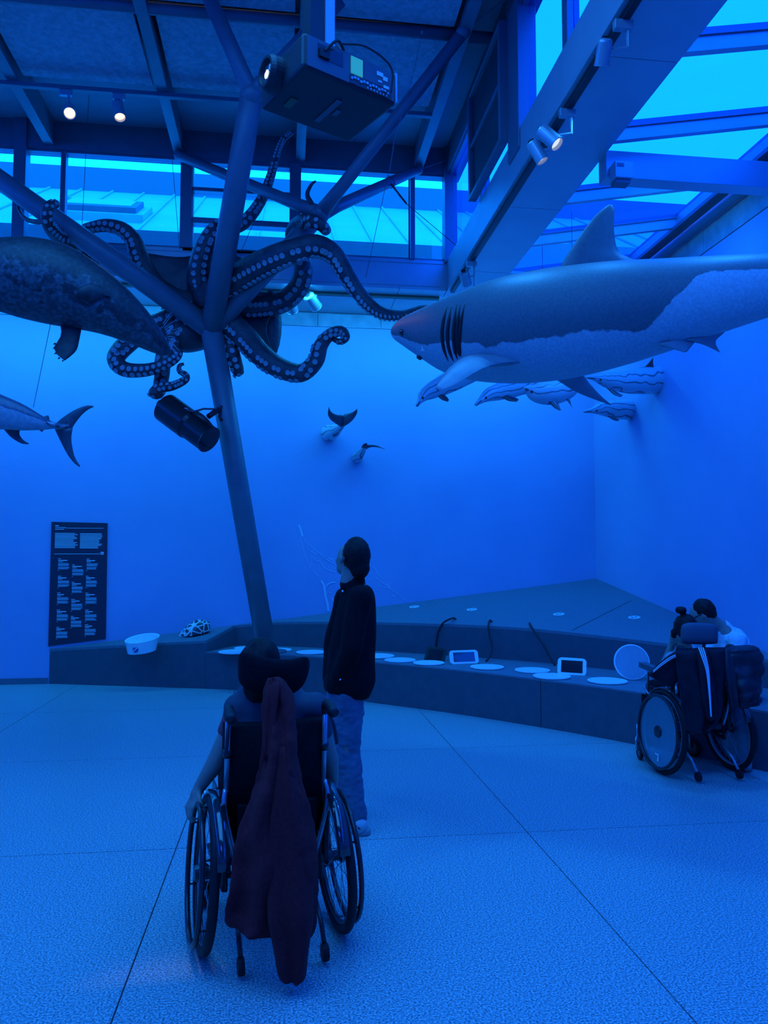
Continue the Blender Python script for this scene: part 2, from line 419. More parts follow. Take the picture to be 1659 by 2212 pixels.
for y in my:
    for w, d0, d1, mm in ((0.028, -0.12, -0.02, M_ALU), (0.045, -0.02, 0.03, M_FRAME)):
        MB().add([(2.6, y-w, zg(2.6)+d0), (4.36, y-w, zg(4.36)+d0), (4.36, y+w, zg(4.36)+d0), (2.6, y+w, zg(2.6)+d0),
                  (2.6, y-w, zg(2.6)+d1), (4.36, y-w, zg(4.36)+d1), (4.36, y+w, zg(4.36)+d1), (2.6, y+w, zg(2.6)+d1)],
                 [(0,3,2,1),(4,5,6,7),(0,1,5,4),(1,2,6,5),(2,3,7,6),(3,0,4,7)]).build('mullion', mm, sk)
MB().box((4.28, YF, zg(4.3) - 0.14), (4.36, 9.05, zg(4.3) + 0.0)).build('edge_frame', M_ALU, sk)
MB().box((4.30, YF, zg(4.3) + 0.0), (4.46, 9.05, zg(4.3) + 0.05)).build('edge_frame', M_FRAME, sk)
MB().box((4.22, YF, zg(4.3) - 0.18), (4.36, 9.05, zg(4.3) - 0.14)).build('edge_frame', M_STEEL, sk)
MB().box((2.58, 8.98, ZS + 0.035), (4.45, 9.1, 5.5)).build('edge_frame', M_ALU, sk)
gp = tag(MB().tube([(4.26, YF, 5.06), (4.26, 9.9, 5.06)], 0.055, 14).build('wall_pipe', M_STEEL, smooth=True), 'grey pipe running along the top of the right wall', 'pipe')
bm_ = struct(sbox('trim_29', (2.62, 5.9, 4.75), (XR - 0.002, 6.05, 4.98), M_ALU, bevel=0.004), 'pale steel beam crossing the right aisle under the skylight')
jb = thing('sensor_box', 'small pale sensor box on the end of the aisle beam', 'sensor', (2.72, 5.82, 4.66))
sbox('housing', (2.645, 5.78, 4.69), (2.80, 5.9, 4.83), M_ALU, jb, bevel=0.006)
sbox('base', (2.66, 5.80, 4.66), (2.785, 5.9, 4.69), M_STEEL, jb)
sbox('label_plate', (2.66, 5.776, 4.78), (2.72, 5.781, 4.81), M_STEEL, jb)

# ------------------------------------------------------------------ outside
nb = thing('neighbour_roof', 'pale seamed metal roof outside the back windows', 'building', (-1, 13.5, 5.0))
ra, rbk = V((0, 11.2, 6.12)), V((0, 16.0, 9.12)); rd = rbk - ra
MB().add([(-16, 11.2, 6.12), (14, 11.2, 6.12), (14, 16, 9.12), (-16, 16, 9.12), (-16, 11.2, 5.9), (14, 11.2, 5.9), (14, 16, 8.9), (-16, 16, 8.9)],
         [(0,1,2,3),(7,6,5,4),(0,4,5,1),(1,5,6,2),(2,6,7,3),(3,7,4,0)]).build('roof_sheet', M_ROOF, nb)
for i in range(34):
    x = -11 + i * 0.62; p0 = V((x, 11.2, 6.14)); p1 = V((x, 16, 9.14))
    MB().tube([p0, p1], 0.025, 6).build('roof_seam', M_ROOF, nb)
MB().box((-16, 10.9, 5.6), (14, 11.2, 6.2)).build('parapet', M_ROOFD, nb)
MB().box((-16, 16.0, 8.8), (14, 16.6, 9.62)).build('ridge_wall', M_ROOFD, nb)
nrm = V((0, -rd.z, rd.y)).normalized(); rdn = rd.normalized()
hc = ony(222, 462, 13.2)
hc = V((hc.x, 13.2, 6.12 + (13.2 - 11.2) * rd.z / rd.y))
rh = thing('roof_hatch', 'raised roof window box on the neighbouring roof', 'roof window', hc)
MB().obox(hc + nrm*0.06, (1,0,0), rdn, nrm, 1.5, 1.0, 0.14).build('curb', M_ROOF, rh)
MB().obox(hc + nrm*0.17, (1,0,0), rdn, nrm, 1.25, 0.8, 0.1).build('sash', M_ROOFD, rh)
MB().obox(hc + nrm*0.225, (1,0,0), rdn, nrm, 1.05, 0.6, 0.02).build('pane', M_ROOF, rh)
struct(sbox('trim_30', (5.3, -6, 5.2), (5.6, 16, 6.15), M_ROOFD), 'parapet outside the skylight')

# ================================================================== DISPLAY PLATFORM
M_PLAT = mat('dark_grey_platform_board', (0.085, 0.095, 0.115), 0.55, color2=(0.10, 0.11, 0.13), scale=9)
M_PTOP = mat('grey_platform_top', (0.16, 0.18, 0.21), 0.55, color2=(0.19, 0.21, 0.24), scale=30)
M_WHITE = mat('white_laminate', (0.85, 0.88, 0.90), 0.4)
M_PALE = mat('pale_satin_disc', (0.84, 0.88, 0.92), 0.4)
M_SCREEN = mat('glossy_screen', (0.02, 0.025, 0.03), 0.06, coat=0.5)
M_RUB = mat('black_rubber', (0.015, 0.015, 0.018), 0.55)
P_A = ony(1288, 1250, YB); P_B = ony(580, 1341, YB); P_C = onx(1659, 1410, XR)
_n = (P_B - P_A).cross(P_C - P_A).normalized()
def zp(x, y): return P_A.z - (_n.x * (x - P_A.x) + _n.y * (y - P_A.y)) / _n.z
def onplat(x, y):
    r = ray(x, y); t = (P_A - CAMP).dot(_n) / r.dot(_n); return CAMP + r * t
ZSH = 0.45
front = [V((-2.957, 10.355, 0)), V((-1.783, 9.985, 0)), V((-0.95, 9.72, 0)), V((-0.05, 9.34, 0)), V((0.55, 8.95, 0)), V((1.05, 8.49, 0)), V((1.65, 7.95, 0)),
         V((2.187, 7.382, 0)), V((2.918, 6.487, 0)), V((3.622, 5.40, 0)), V((4.05, 4.55, 0)), V((4.345, 3.8, 0))]
FC = catmull(front, 66)                      # 6 samples a span; span 2 ends at the recess
REC = 12
rise = [onplat(*p) for p in ((506, 1351), (600, 1344), (720, 1343), (820, 1344), (900, 1346), (1020, 1350), (1139, 1357), (1233, 1366), (1340, 1378), (1446, 1391), (1560, 1408), (1655, 1424))]
rise.append(V((XR - 0.005, rise[-1].y - 0.5, 0)))
RC = catmull(rise, 54)
for p in RC: p.z = zp(p.x, p.y)
dp = thing('display_platform', 'long dark curved exhibition plinth rising into the wall corner', 'plinth', (1.0, 8.8, 0))
top = [V((p.x, p.y, zp(p.x, p.y))) for p in FC[:REC + 1]] + RC + [V((XR - 0.004, YB - 0.004, zp(XR, YB))), V((-2.957, YB - 0.004, zp(-2.957, YB)))]
top = [p for i, p in enumerate(top) if i == 0 or (p - top[i-1]).length > 1e-4]
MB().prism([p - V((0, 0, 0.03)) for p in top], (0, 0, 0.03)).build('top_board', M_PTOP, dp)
def strip(pts, z0, z1, th, name, m):
    """upright curved board along pts"""
    mb = MB(); rs = []
    n = len(pts)
    for i, p in enumerate(pts):
        t = (pts[min(i+1, n-1)] - pts[max(i-1, 0)]); t.z = 0; t.normalize(); q = V((-t.y, t.x, 0)) * th
        a = z0(p) if callable(z0) else z0; b = z1(p) if callable(z1) else z1
        rs.append([V((p.x, p.y, a)), V((p.x, p.y, b)), V((p.x+q.x, p.y+q.y, b)), V((p.x+q.x, p.y+q.y, a))])
    return mb.rings(rs).build(name, m, dp)
ji = min(range(len(FC)), key=lambda i: abs((FC[i] - onz(1155, 1570, 0)).length))
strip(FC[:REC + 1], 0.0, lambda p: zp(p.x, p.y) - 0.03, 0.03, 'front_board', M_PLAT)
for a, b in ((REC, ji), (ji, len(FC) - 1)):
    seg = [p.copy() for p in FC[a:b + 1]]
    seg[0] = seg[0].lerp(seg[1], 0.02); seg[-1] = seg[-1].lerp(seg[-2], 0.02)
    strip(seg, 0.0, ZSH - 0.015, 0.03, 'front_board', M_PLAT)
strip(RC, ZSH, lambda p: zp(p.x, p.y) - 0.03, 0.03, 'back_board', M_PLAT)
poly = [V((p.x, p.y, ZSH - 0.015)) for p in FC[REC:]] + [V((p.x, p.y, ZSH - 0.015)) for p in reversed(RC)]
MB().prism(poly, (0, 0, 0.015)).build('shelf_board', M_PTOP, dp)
p0, p1 = FC[REC], RC[0]
strip([p1 + V((0, 0.0, 0)), p0.copy()], ZSH, lambda p: zp(p.x, p.y) - 0.03, 0.02, 'end_board', M_PLAT)
j0, j1 = onplat(1236, 1362), onplat(1363, 1298)
MB().tube([j0 + V((0,0,.0005)), j1 + V((0,0,.0005))], 0.004, 4).build('board_joint', M_JOINT, dp)

# round stickers on the platform slope
M_STICK = mat('white_sticker', (0.8, 0.82, 0.84), 0.5)
e1 = (P_B - P_A).normalized(); e2 = _n.cross(e1).normalized(); pn = _n if _n.z > 0 else -_n
for i, (x, y, lab) in enumerate(((895, 1311, 'round white sticker on the platform slope nearest the standing man'), (1019, 1317, 'round white sticker second from the standing man on the slope'),
                     (1207, 1327, 'round white sticker third from the standing man on the slope'), (1370, 1334, 'round white sticker on the slope nearest the right wheelchair'))):
    c = onplat(x, y); s = thing('floor_sticker', lab, 'sticker', c, group='round stickers on the slope')
    MB().lathe([(0.066, 0.001), (0.066, 0.004)], c, pn, 28).build('disc', M_STICK, s)
    mk = MB()
    for k, (dx, dy, l, wd) in enumerate(((-0.02, 0.0, 0.05, 0.014), (0.022, 0.012, 0.045, 0.012), (0.02, -0.02, 0.035, 0.012))):
        mk.obox(c + e1*dx + e2*dy + pn*0.0045, e1*0.8 + e2*0.6, e2*0.8 - e1*0.6, pn, l, wd, 0.001)
    mk.build('print', M_PLAT, s)

# plates on the shelf
def disc_at(x, y, w, lab):
    c = onz(x, y, ZSH + 0.009); D = (c - CAMP).dot(FW); r = px(w, D) / 2
    o = MB().lathe([(r*0.93, 0), (r, 0.005), (r, 0.013), (r*0.985, 0.016), (r*0.90, 0.0145)], (c.x, c.y, ZSH + 0.001), (0, 0, 1), 40).build('touch_plate', M_PALE, smooth=False)
    return tag(o, lab, 'plate', 'pale round plates on the shelf')
disc_at(538, 1400, 64, 'pale round plate at the back of the recess left end')
disc_at(508, 1408, 72, 'pale round plate at the front of the recess left end')
disc_at(600, 1404, 60, 'pale round plate behind the seated head')
disc_at(672, 1409, 66, 'pale round plate between the seated head and the standing man')
disc_at(814, 1417, 76, 'pale round plate just right of the standing man, rear one')
disc_at(864, 1426, 68, 'pale round plate right of the standing man, front one')
disc_at(926, 1432, 68, 'pale round plate in front of the dark tablet')
disc_at(1052, 1441, 73, 'pale round plate right of the white tablet pair')
disc_at(1150, 1448, 76, 'pale round plate in the middle of the shelf, rear one')
disc_at(1192, 1461, 81, 'pale round plate overhanging the shelf edge by the single tablet')
disc_at(1312, 1471, 85, 'pale round plate beside the upright disc')
disc_at(1676, 1462, 95, 'pale round plate behind the puffy jacket')
# upright disc leaning on the back board
c = onz(1367, 1469, ZSH + 0.002); D = (c - CAMP).dot(FW); rr = px(76, D) / 2
nv = (V((-RT.x*0.1, -RT.y*0.1, 0)) - V((FW.x, FW.y, 0)) + V((0, 0, 0.22))).normalized()
upv = (V((0, 0, 1)) - nv * nv.z).normalized()
M_BRUSH = mat('ribbed_grey_disc', (0.34, 0.38, 0.44), 0.6, color2=(0.46, 0.50, 0.56), scale=30, kind='wave', bump=0.3, bscale=50)
o = thing('upright_disc', 'ribbed round disc propped upright on the shelf by the right wheelchair', 'disc', c)
MB().lathe([(rr*0.92, 0), (rr*0.92, 0.012)], c + upv*rr*1.01, nv, 40).build('face', M_BRUSH, o)
MB().lathe([(rr*0.9, -0.006), (rr, -0.006), (rr, 0.01), (rr*0.93, 0.014)], c + upv*rr*1.01, nv, 40, cap=False).build('rim', M_PALE, o)

# tablets in frames
def tablet(quad, frame_m, lab, screen_m):
    bl, br = onz(*quad[3], ZSH + 0.004), onz(*quad[2], ZSH + 0.004)
    D = ((bl + br) / 2 - CAMP).dot(FW)
    tl, tr_ = at(*quad[0], D + 0.07), at(*quad[1], D + 0.07)
    c = (bl + br + tl + tr_) / 4; ax = (br - bl + tr_ - tl).normalized(); ay = (tl - bl + tr_ - br); ay = (ay - ax*ay.dot(ax)).normalized(); az = ax.cross(ay)
    w = ((br - bl).length + (tr_ - tl).length) / 2; h = ((tl - bl).length + (tr_ - br).length) / 2
    if frame_m is M_BLACK: w *= 1.3; h *= 1.1
    t = thing('tablet', lab, 'tablet', V((c.x, c.y, ZSH)), group='framed tablets on the shelf')
    def rr_poly(w, h, r, z):
        P = []
        for sx, sy, a0 in ((1,1,0),(-1,1,90),(-1,-1,180),(1,-1,270)):
            for k in range(5):
                a = math.radians(a0 + k*22.5); P.append(c + ax*(sx*(w/2 - r) + r*math.cos(a)) + ay*(sy*(h/2 - r) + r*math.sin(a)) + az*z)
        return P
    MB().prism(rr_poly(w, h, h*0.22, -0.015), az*0.02).build('case', frame_m, t, bevel=0.003)
    MB().prism(rr_poly(w*0.74, h*0.68, 0.004, 0.0052), az*0.002).build('screen', screen_m, t)
    MB().obox(c - az*0.05 - ay*h*0.2, ax, ay, az, w*0.4, h*0.45, 0.05).build('stand', M_BLACK, t)
    return c
tc1 = tablet(((938, 1402), (968, 1405), (945, 1429), (911, 1426)), M_BLACK, 'dark framed tablet lying tilted beside the white tablet', M_SCREEN)
tc2 = tablet(((969, 1406), (1031, 1404), (1035, 1433), (974, 1435)), M_WHITE, 'white framed tablet standing beside the dark tablet', M_SCREEN)
tc3 = tablet(((1213, 1423), (1273, 1426), (1258, 1459), (1198, 1454)), M_WHITE, 'white framed tablet standing alone by the upright disc', M_SCREEN)
def cable(pts, lab):
    P = []
    n = len(pts)
    q0 = onz(*pts[0], ZSH + 0.01); D0 = (q0 - CAMP).dot(FW)
    qe = onplat(*pts[-1]); De = (qe - CAMP).dot(FW)
    for i, p in enumerate(pts):
        r = ray(p[0], p[1]); best = min(RC, key=lambda q: abs((q.x) * r.y - q.y * r.x)); DR = (best - CAMP).dot(FW) - 0.035
        D = min(D0 + (DR - D0) * min(1, 1.6 * i / (n - 1)), DR)
        if i >= n - 2: D = De if p[1] < 1352 - 0 else DR
        P.append(at(p[0], p[1], D if i < n - 1 else max(DR, De - 0.02)))
    tag(MB().tube(catmull(P, 30), 0.011, 8).build('cable', M_RUB, smooth=True), lab, 'cable', 'cables hanging over the shelf back')
cable(((941, 1402), (943, 1385), (946, 1366), (956, 1347), (970, 1338), (980, 1335), (985, 1338)), 'black cable rising behind the dark tablet')
cable(((1050, 1428), (1058, 1418), (1063, 1399), (1057, 1372), (1055, 1350), (1058, 1340), (1063, 1343)), 'black cable right of the white tablet pair')
cable(((1199, 1437), (1188, 1420), (1175, 1395), (1155, 1365), (1147, 1352), (1144, 1346)), 'black cable slanting down to the single tablet')

# basin hung on the platform front, left
M_BASIN = mat('white_plastic_basin', (0.93, 0.95, 0.96), 0.3)
bc = onz(306, 1390, 0.56); fdir = (FC[6] - FC[5]).normalized(); fn = V((fdir.y, -fdir.x, 0))
bc = V((bc.x, bc.y, 0.50)); D = (bc - CAMP).dot(FW); W = px(73, D) / 2
ba = thing('basin', 'white oval plastic basin set on the edge of the plinth left of the shell', 'basin', bc)
rs = []
for z, s in ((-0.055, 0.80), (-0.05, 0.84), (0.075, 1.0), (0.082, 1.03), (0.075, 0.95), (-0.04, 0.80)):
    ring = []
    for k in range(36):
        a = 2 * math.pi * k / 36; sa_ = math.sin(a)
        ring.append(bc + fdir*W*s*math.cos(a) + fn*(0.17*s*sa_ - 0.01) + V((0, 0, z + 0.015*math.cos(a) + 0.045*(1 - sa_)*(0.4 + 0.6*(z > 0)) - 0.005)))
    rs.append(ring)
MB().rings(rs).build('bowl', M_BASIN, ba)
lg = MB().lathe([(0.036, 0.0), (0.036, 0.003)], bc + fn*0.149 + V((0, 0, 0.005)), fn + V((0, 0, 0.1)), 24).build('logo', mat('blue_print', (0.05, 0.09, 0.3), 0.5), ba)
MB().obox(bc + fn*0.1535 + V((0, 0, 0.005)), fdir*0.8 + V((0, 0, 0.6)), V((0, 0, 0.8)) - fdir*0.6, fn, 0.068, 0.012, 0.002).build('logo_band', M_BASIN, lg)

# turtle shell
M_SHELL = bpy.data.materials.new('shell_scutes'); M_SHELL.use_nodes = True
nt = M_SHELL.node_tree; b = nt.nodes['Principled BSDF']; vo = nt.nodes.new('ShaderNodeTexVoronoi'); vo.feature = 'DISTANCE_TO_EDGE'; vo.inputs['Scale'].default_value = 13
tcn = nt.nodes.new('ShaderNodeTexCoord'); rp = nt.nodes.new('ShaderNodeValToRGB')
rp.color_ramp.elements[0].position = 0.05; rp.color_ramp.elements[0].color = (0.8, 0.82, 0.78, 1); rp.color_ramp.elements[1].position = 0.11; rp.color_ramp.elements[1].color = (0.07, 0.07, 0.08, 1)
nt.links.new(tcn.outputs['Object'], vo.inputs['Vector']); nt.links.new(vo.outputs['Distance'], rp.inputs['Fac']); nt.links.new(rp.outputs['Color'], b.inputs['Base Color']); b.inputs['Roughness'].default_value = 0.25
sc_ = onplat(420, 1371); D = (sc_ - CAMP).dot(FW)
mb = MB(); rs = []
sx = (P_B - P_A).normalized() * -1
for i in range(13):
    t = i / 12; L = px(66, D); xx = (t - 0.5) * L; hh = px(29, D) * (math.sin(math.pi * min(t*0.8 + 0.02, 1)) ** 0.8) ; ww = 0.13 * math.sin(math.pi * (t*0.9 + 0.05))
    rs.append([sc_ + sx*xx + V((0, 1, 0))*ww*math.cos(math.pi*2*k/20) + V((0, 0, 1))*(max(math.sin(math.pi*2*k/20), -0.08)*hh + 0.012 + (zp(sc_.x + sx.x*xx, sc_.y) - sc_.z)*0.6) for k in range(20)])
tag(rumple(mb.rings(rs).mesh('turtle_shell'), 0.006, 25) and put('turtle_shell', rumple(mb.mesh('turtle_shell'), 0.006, 25), M_SHELL, smooth=True), 'small patterned turtle shell lying on the plinth left end', 'shell')

# info board on the back wall
M_BOARD = mat('navy_board', (0.025, 0.028, 0.05), 0.5)
M_INK = mat('white_print', (0.92, 0.93, 0.95), 0.6)
M_INK2 = mat('grey_print', (0.40, 0.46, 0.52), 0.6)
YP = YB - 0.02
q = [ony(111, 1127, YP), ony(232, 1130, YP), ony(228, 1380, YP), ony(104, 1396, YP)]
ib = thing('info_board', 'tall dark information board covered in small white text', 'sign', V((q[3].x, YP, q[3].z)))
MB().prism(q, (0, 0.019, 0)).build('panel', M_BOARD, ib, bevel=0.002)
def ink(m_, X0, Y0, X1, Y1, o=MB):
    a = ony(90 + 0.1356*X0, 1110 + 0.1356*Y0, YP - 0.001); b2 = ony(90 + 0.1356*X1, 1110 + 0.1356*Y1, YP - 0.001)
    m_.box((a.x, YP - 0.002, b2.z), (b2.x, YP + 0.001, a.z))
for bx_ in ((218, 184, 275, 196), (218, 214, 385, 222), (385, 224, 985, 232), (216, 240, 360, 249), (200, 634, 930, 641)):
    hd = MB(); ink(hd, *bx_); hd.build('heading_line', M_INK, ib)
rnd = random.Random(3)
for X0, X1, Y0, n in ((214, 560, 306, 12), (614, 950, 312, 12)):
    tb_ = MB()
    for k in range(n): ink(tb_, X0 - k*0.6, Y0 + k*20.6, X1 + rnd.randint(-55, 18), Y0 + k*20.6 + 10)
    stuff(tb_.build('text_block', M_INK, ib))
ic = MB(); ink(ic, 940, 606, 986, 648); icn = ic.build('icon', M_INK, ib); ic = MB(); 
a = ony(90 + 0.1356*963, 1110 + 0.1356*627, YP - 0.003); MB().lathe([(0.008, 0), (0.008, 0.002)], a, (0, -1, 0), 12).build('icon_mark', M_BOARD, icn)
for X, Y in ((262, 712), (258, 990), (247, 1256), (240, 1528), (232, 1805), (487, 808), (480, 1085), (472, 1360), (464, 1630), (716, 716), (706, 990), (698, 1258), (692, 1528), (686, 1760)):
    tb_ = MB(); ink(tb_, X, Y, X + rnd.randint(40, 60), Y + 8); ink(tb_, X + 2, Y + 24, X + rnd.randint(100, 160), Y + 36); ink(tb_, X + 2, Y + 50, X + rnd.randint(60, 80), Y + 57)
    stuff(tb_.build('caption_heading', M_INK, ib)); tb_ = MB()
    for k in range(3): ink(tb_, X, Y + 74 + k*16, X + rnd.randint(165, 182), Y + 86 + k*16)
    for k in range(3): ink(tb_, X, Y + 132 + k*14, X + rnd.randint(150, 180), Y + 142 + k*14)
    ink(tb_, X - 8, Y + 186, X + 14, Y + 194)
    stuff(tb_.build('text_block', M_INK2, ib))

# pale net drawing on the back wall
M_NET = mat('pale_wall_drawing', (0.72, 0.78, 0.9), 0.7)
nd = thing('wall_drawing', 'faint white torn net drawn on the back wall behind the standing man', 'drawing', ony(700, 1320, YB))
def wl(pts, r): return MB().tube([ony(x, y, YB - 0.0015) for x, y in pts], r, 4)
def n2(X, Y): return (640 + X*0.1583, 1130 + Y*0.1583)
segs = [([(35,25),(60,90),(85,185)], .016), ([(85,185),(130,250),(210,330),(300,400),(360,430),(480,490),(560,560)], .004), ([(60,180),(80,300),(120,450),(180,590),(340,780)], .004),
        ([(200,380),(270,435),(310,405),(360,460),(450,520),(530,560)], .006), ([(200,450),(250,510),(300,525),(330,520),(370,600),(450,650),(540,670)], .006), ([(85,185),(150,300),(200,450),(215,590)], .003),
        ([(340,785),(375,850),(390,920),(400,1000),(425,1100),(438,1200)], .016), ([(390,900),(430,840),(480,810),(540,810)], .009), ([(410,940),(480,950)], .004), ([(480,1010),(505,1060),(525,1120)], .008), ([(520,975),(590,990)], .006), ([(440,490),(500,490)], .005), ([(320,520),(325,640)], .003),
        ([(990,570),(1080,620),(1110,690),(1180,750)], .005), ([(1080,740),(1140,790),(1200,830),(1265,885),(1340,940),(1390,980)], .006), ([(1240,830),(1275,860),(1265,890)], .006), ([(1130,830),(1160,870),(1250,890)], .004), ([(970,770),(1010,780)], .005), ([(1310,985),(1350,998)], .005), ([(1390,980),(1440,1020),(1500,1060)], .005), ([(1000,600),(960,640),(990,680),(1060,700)], .002)]
for pts, r in segs: wl([n2(*p) for p in pts], r * (0.55 if r < 0.012 else 0.8)).build('stroke', M_NET, nd)

# ================================================================== BRANCHING STEEL COLUMN
CB = onz(577, 1409, ZSH); N0 = at(457, 712, 8.7)
NU = at(544, 205, 7.0); NR_ = ony(692, 462, 8.0)
tc_ = thing('tree_column', 'slanting grey steel column that branches up to the roof', 'column', CB)
def rod(pts, r, name='branch', seg=20): return MB().tube(pts, r, seg).build(name, M_STEEL, tc_, smooth=True)
rod([CB, CB.lerp(N0, 0.5), N0 + (N0 - CB).normalized()*0.05], [0.118, 0.122, 0.125], 'trunk')
MB().lathe([(0.24, 0), (0.24, 0.02), (0.14, 0.02), (0.13, 0.05)], CB, (0, 0, 1), 28).build('base_plate', M_STEEL, tc_)
rod([N0, N0.lerp(NU, 0.5), NU], [0.122, 0.116, 0.105])
rod([NU + (N0 - NU).normalized()*0.05, NU.lerp(onz(452, -5, 6.5), 0.12), onz(452, -5, 6.5)], [0.10, 0.075, 0.065])
rod([NU + (N0 - NU).normalized()*0.05, NU.lerp(onz(735, -2, 6.5), 0.12), onz(735, -2, 6.5)], [0.10, 0.075, 0.065])
LE_ = at(-180, 262, 8.15)
rod([N0, N0.lerp(LE_, 0.5), LE_], [0.122, 0.112, 0.10])
rod([N0, N0.lerp(NR_, 0.5), NR_ + (NR_ - N0).normalized()*0.02], [0.105, 0.10, 0.092])
for e in (V((1.62, 6.75, 6.5)), V((1.62, 9.22, 6.45)), V((-1.29, 9.24, 6.44))):
    rod([NR_ - (e - NR_).normalized()*0.04, NR_.lerp(e, 0.15), e], [0.088, 0.066, 0.058])
    MB().ell(e, 0.07, 0.07, 0.06).build('node_joint', M_STEEL, tc_, smooth=True)
MB().ell(NR_, 0.10, 0.10, 0.10).build('node_joint', M_STEEL, tc_, smooth=True); MB().ell(N0, 0.13, 0.13, 0.14).build('node_joint', M_STEEL, tc_, smooth=True)
MB().ell(NU, 0.106, 0.106, 0.11).build('node_joint', M_STEEL, tc_, smooth=True)
for a_, b_ in (((1.62, 9.22, 6.45), (2.02, 9.24, 6.62)), ((1.62, 6.75, 6.5), (2.02, 6.45, 6.70)), ((-1.29, 9.24, 6.44), (-1.21, 9.26, 6.62))): MB().tube([a_, b_], 0.008, 6).build('tie_rod', M_STEEL, tc_)
e = V((1.62, 9.22, 6.45)); pcl = NR_.lerp(e, 0.68)
MB().tube([pcl, pcl.lerp(e, 0.03)], 0.07, 16).build('pipe_clamp', M_STEEL, tc_)
sling = thing('wire_sling', 'thin steel wire with shackle clamped to the upper right branch', 'wire', pcl)
MB().tube([pcl, at(862, 420, 8.75), at(878, 440, 8.8)], 0.012, 6).build('shackle', M_BLACK, sling)
MB().tube([at(878, 440, 8.8), at(985, 530, 9.05)], 0.004, 5).build('wire', M_BLACK, sling)

# ================================================================== TRACK LIGHTS
M_SPOT = mat('silver_spot_body', (0.42, 0.45, 0.50), 0.35, 0.4)
M_LIT = mat('lit_lamp_face', (1, 0.85, 0.6), 0.5, emit=(1.0, 0.74, 0.46), estr=1.5)
M_LIT2 = mat('dim_lamp_face', (0.6, 0.6, 0.55), 0.2, emit=(0.75, 0.85, 1.0), estr=0.9)
M_LENSD = mat('dark_lens', (0.02, 0.02, 0.03), 0.15)
trk = tag(sbox('lighting_track', (XW + 0.02, 8.05, 6.455), (1.58, 8.11, 6.50), M_STEEL, bevel=0.004), 'long lighting track across the lantern below the ceiling', 'lighting track')
trk2 = tag(sbox('lighting_track', (2.035, YF + 0.02, 4.905), (2.085, 9.25, 4.95), M_BLACK, bevel=0.004), 'black lighting track along the inner edge of the right beam', 'lighting track')
trk3 = tag(sbox('lighting_track', (XW + 0.02, 9.52, 4.91), (1.95, 9.57, 4.95), M_BLACK, bevel=0.004), 'black lighting track under the soffit above the back wall', 'lighting track')
def spot(lab, top, head, aim, R=0.055, L=0.2, lit=None, box=True):
    """adapter at top on the track, stem down to the head, cylinder along aim"""
    top, head, aim = V(top), V(head), V(aim).normalized()
    t = thing('track_spotlight', lab, 'spotlight', head, group='track spotlights')
    if box: MB().box((top.x - 0.09, top.y - 0.022, top.z - 0.06), (top.x + 0.03, top.y + 0.022, top.z)).build('adapter', M_SPOT, t, bevel=0.004)
    MB().tube([V((top.x, top.y, top.z - 0.05)), V((top.x, top.y, head.z + 0.02)), head], 0.014, 8).build('stem', M_SPOT, t)
    a = head - aim*L*0.5
    h = MB().lathe([(R*0.3, -0.012), (R*0.9, 0.0), (R, 0.012), (R, L), (R*1.04, L + 0.001), (R*1.04, L + 0.012), (R*0.9, L + 0.012), (R*0.88, L - 0.02)], a, aim, 24).build('housing', M_SPOT, t)
    MB().lathe([(R*0.88, L - 0.021), (R*0.86, L - 0.018), (R*0.01, L - 0.012)], a, aim, 20).build('lens', lit or M_LENSD, t)
    MB().lathe([(R*0.5, -0.02), (R*0.5, -0.011)], a, aim, 16).build('rear_vent', M_BLACK, t)
    return a + aim*L, aim
h1 = ony(150, 239, 8.08); t1 = V((h1.x - 0.01, 8.08, 6.455))
e1p, _ = spot('lit warm track spotlight facing the viewer, left of its pair', t1, h1, (V((-0.5, 2.7, 0.6)) - h1), 0.062, 0.16, M_LIT)
h2 = ony(256, 238, 8.08); t2 = V((h2.x + 0.03, 8.08, 6.455))
e2p, _ = spot('lit warm track spotlight tilted down, right of its pair', t2, h2, (0.25, -0.35, -1.0), 0.06, 0.19, M_LIT)
def rspot(lab, pt, ph, aim, R, L, lit=None):
    t = onz(pt[0], pt[1], 4.90); t.x = 2.06; D = (t - CAMP).dot(FW); spot(lab, t + V((0.02, 0, 0.01)), at(ph[0], ph[1], D), aim, R, L, lit)
rspot('unlit spotlight nearest the viewer on the right beam track', (1305, 45), (1304, 112), (0.05, 0.55, -0.75), 0.045, 0.13)
rspot('lit pale spotlight in the middle of the right beam track', (1200, 238), (1186, 296), (0.55, -0.45, -0.85), 0.055, 0.17, M_LIT2)
rspot('pale spotlight just behind the lit one on the right beam', (1172, 290), (1160, 327), (0.5, -0.1, -0.95), 0.05, 0.16, M_LIT2)
rspot('small spotlight at the far end of the right beam track', (1006, 566), (1005, 600), (0.35, 0.6, -0.5), 0.055, 0.15)
hb = ony(674, 650, 9.54); spot('pale spotlight under the back soffit right of the octopus', (hb.x + 0.03, 9.545, 4.91), hb, (0.45, 0.7, -0.35), 0.075, 0.22)
hb = ony(628, 657, 9.54); spot('pale spotlight half hidden behind the octopus arm', (hb.x, 9.545, 4.91), hb, (0.2, 0.7, -0.4), 0.075, 0.2)

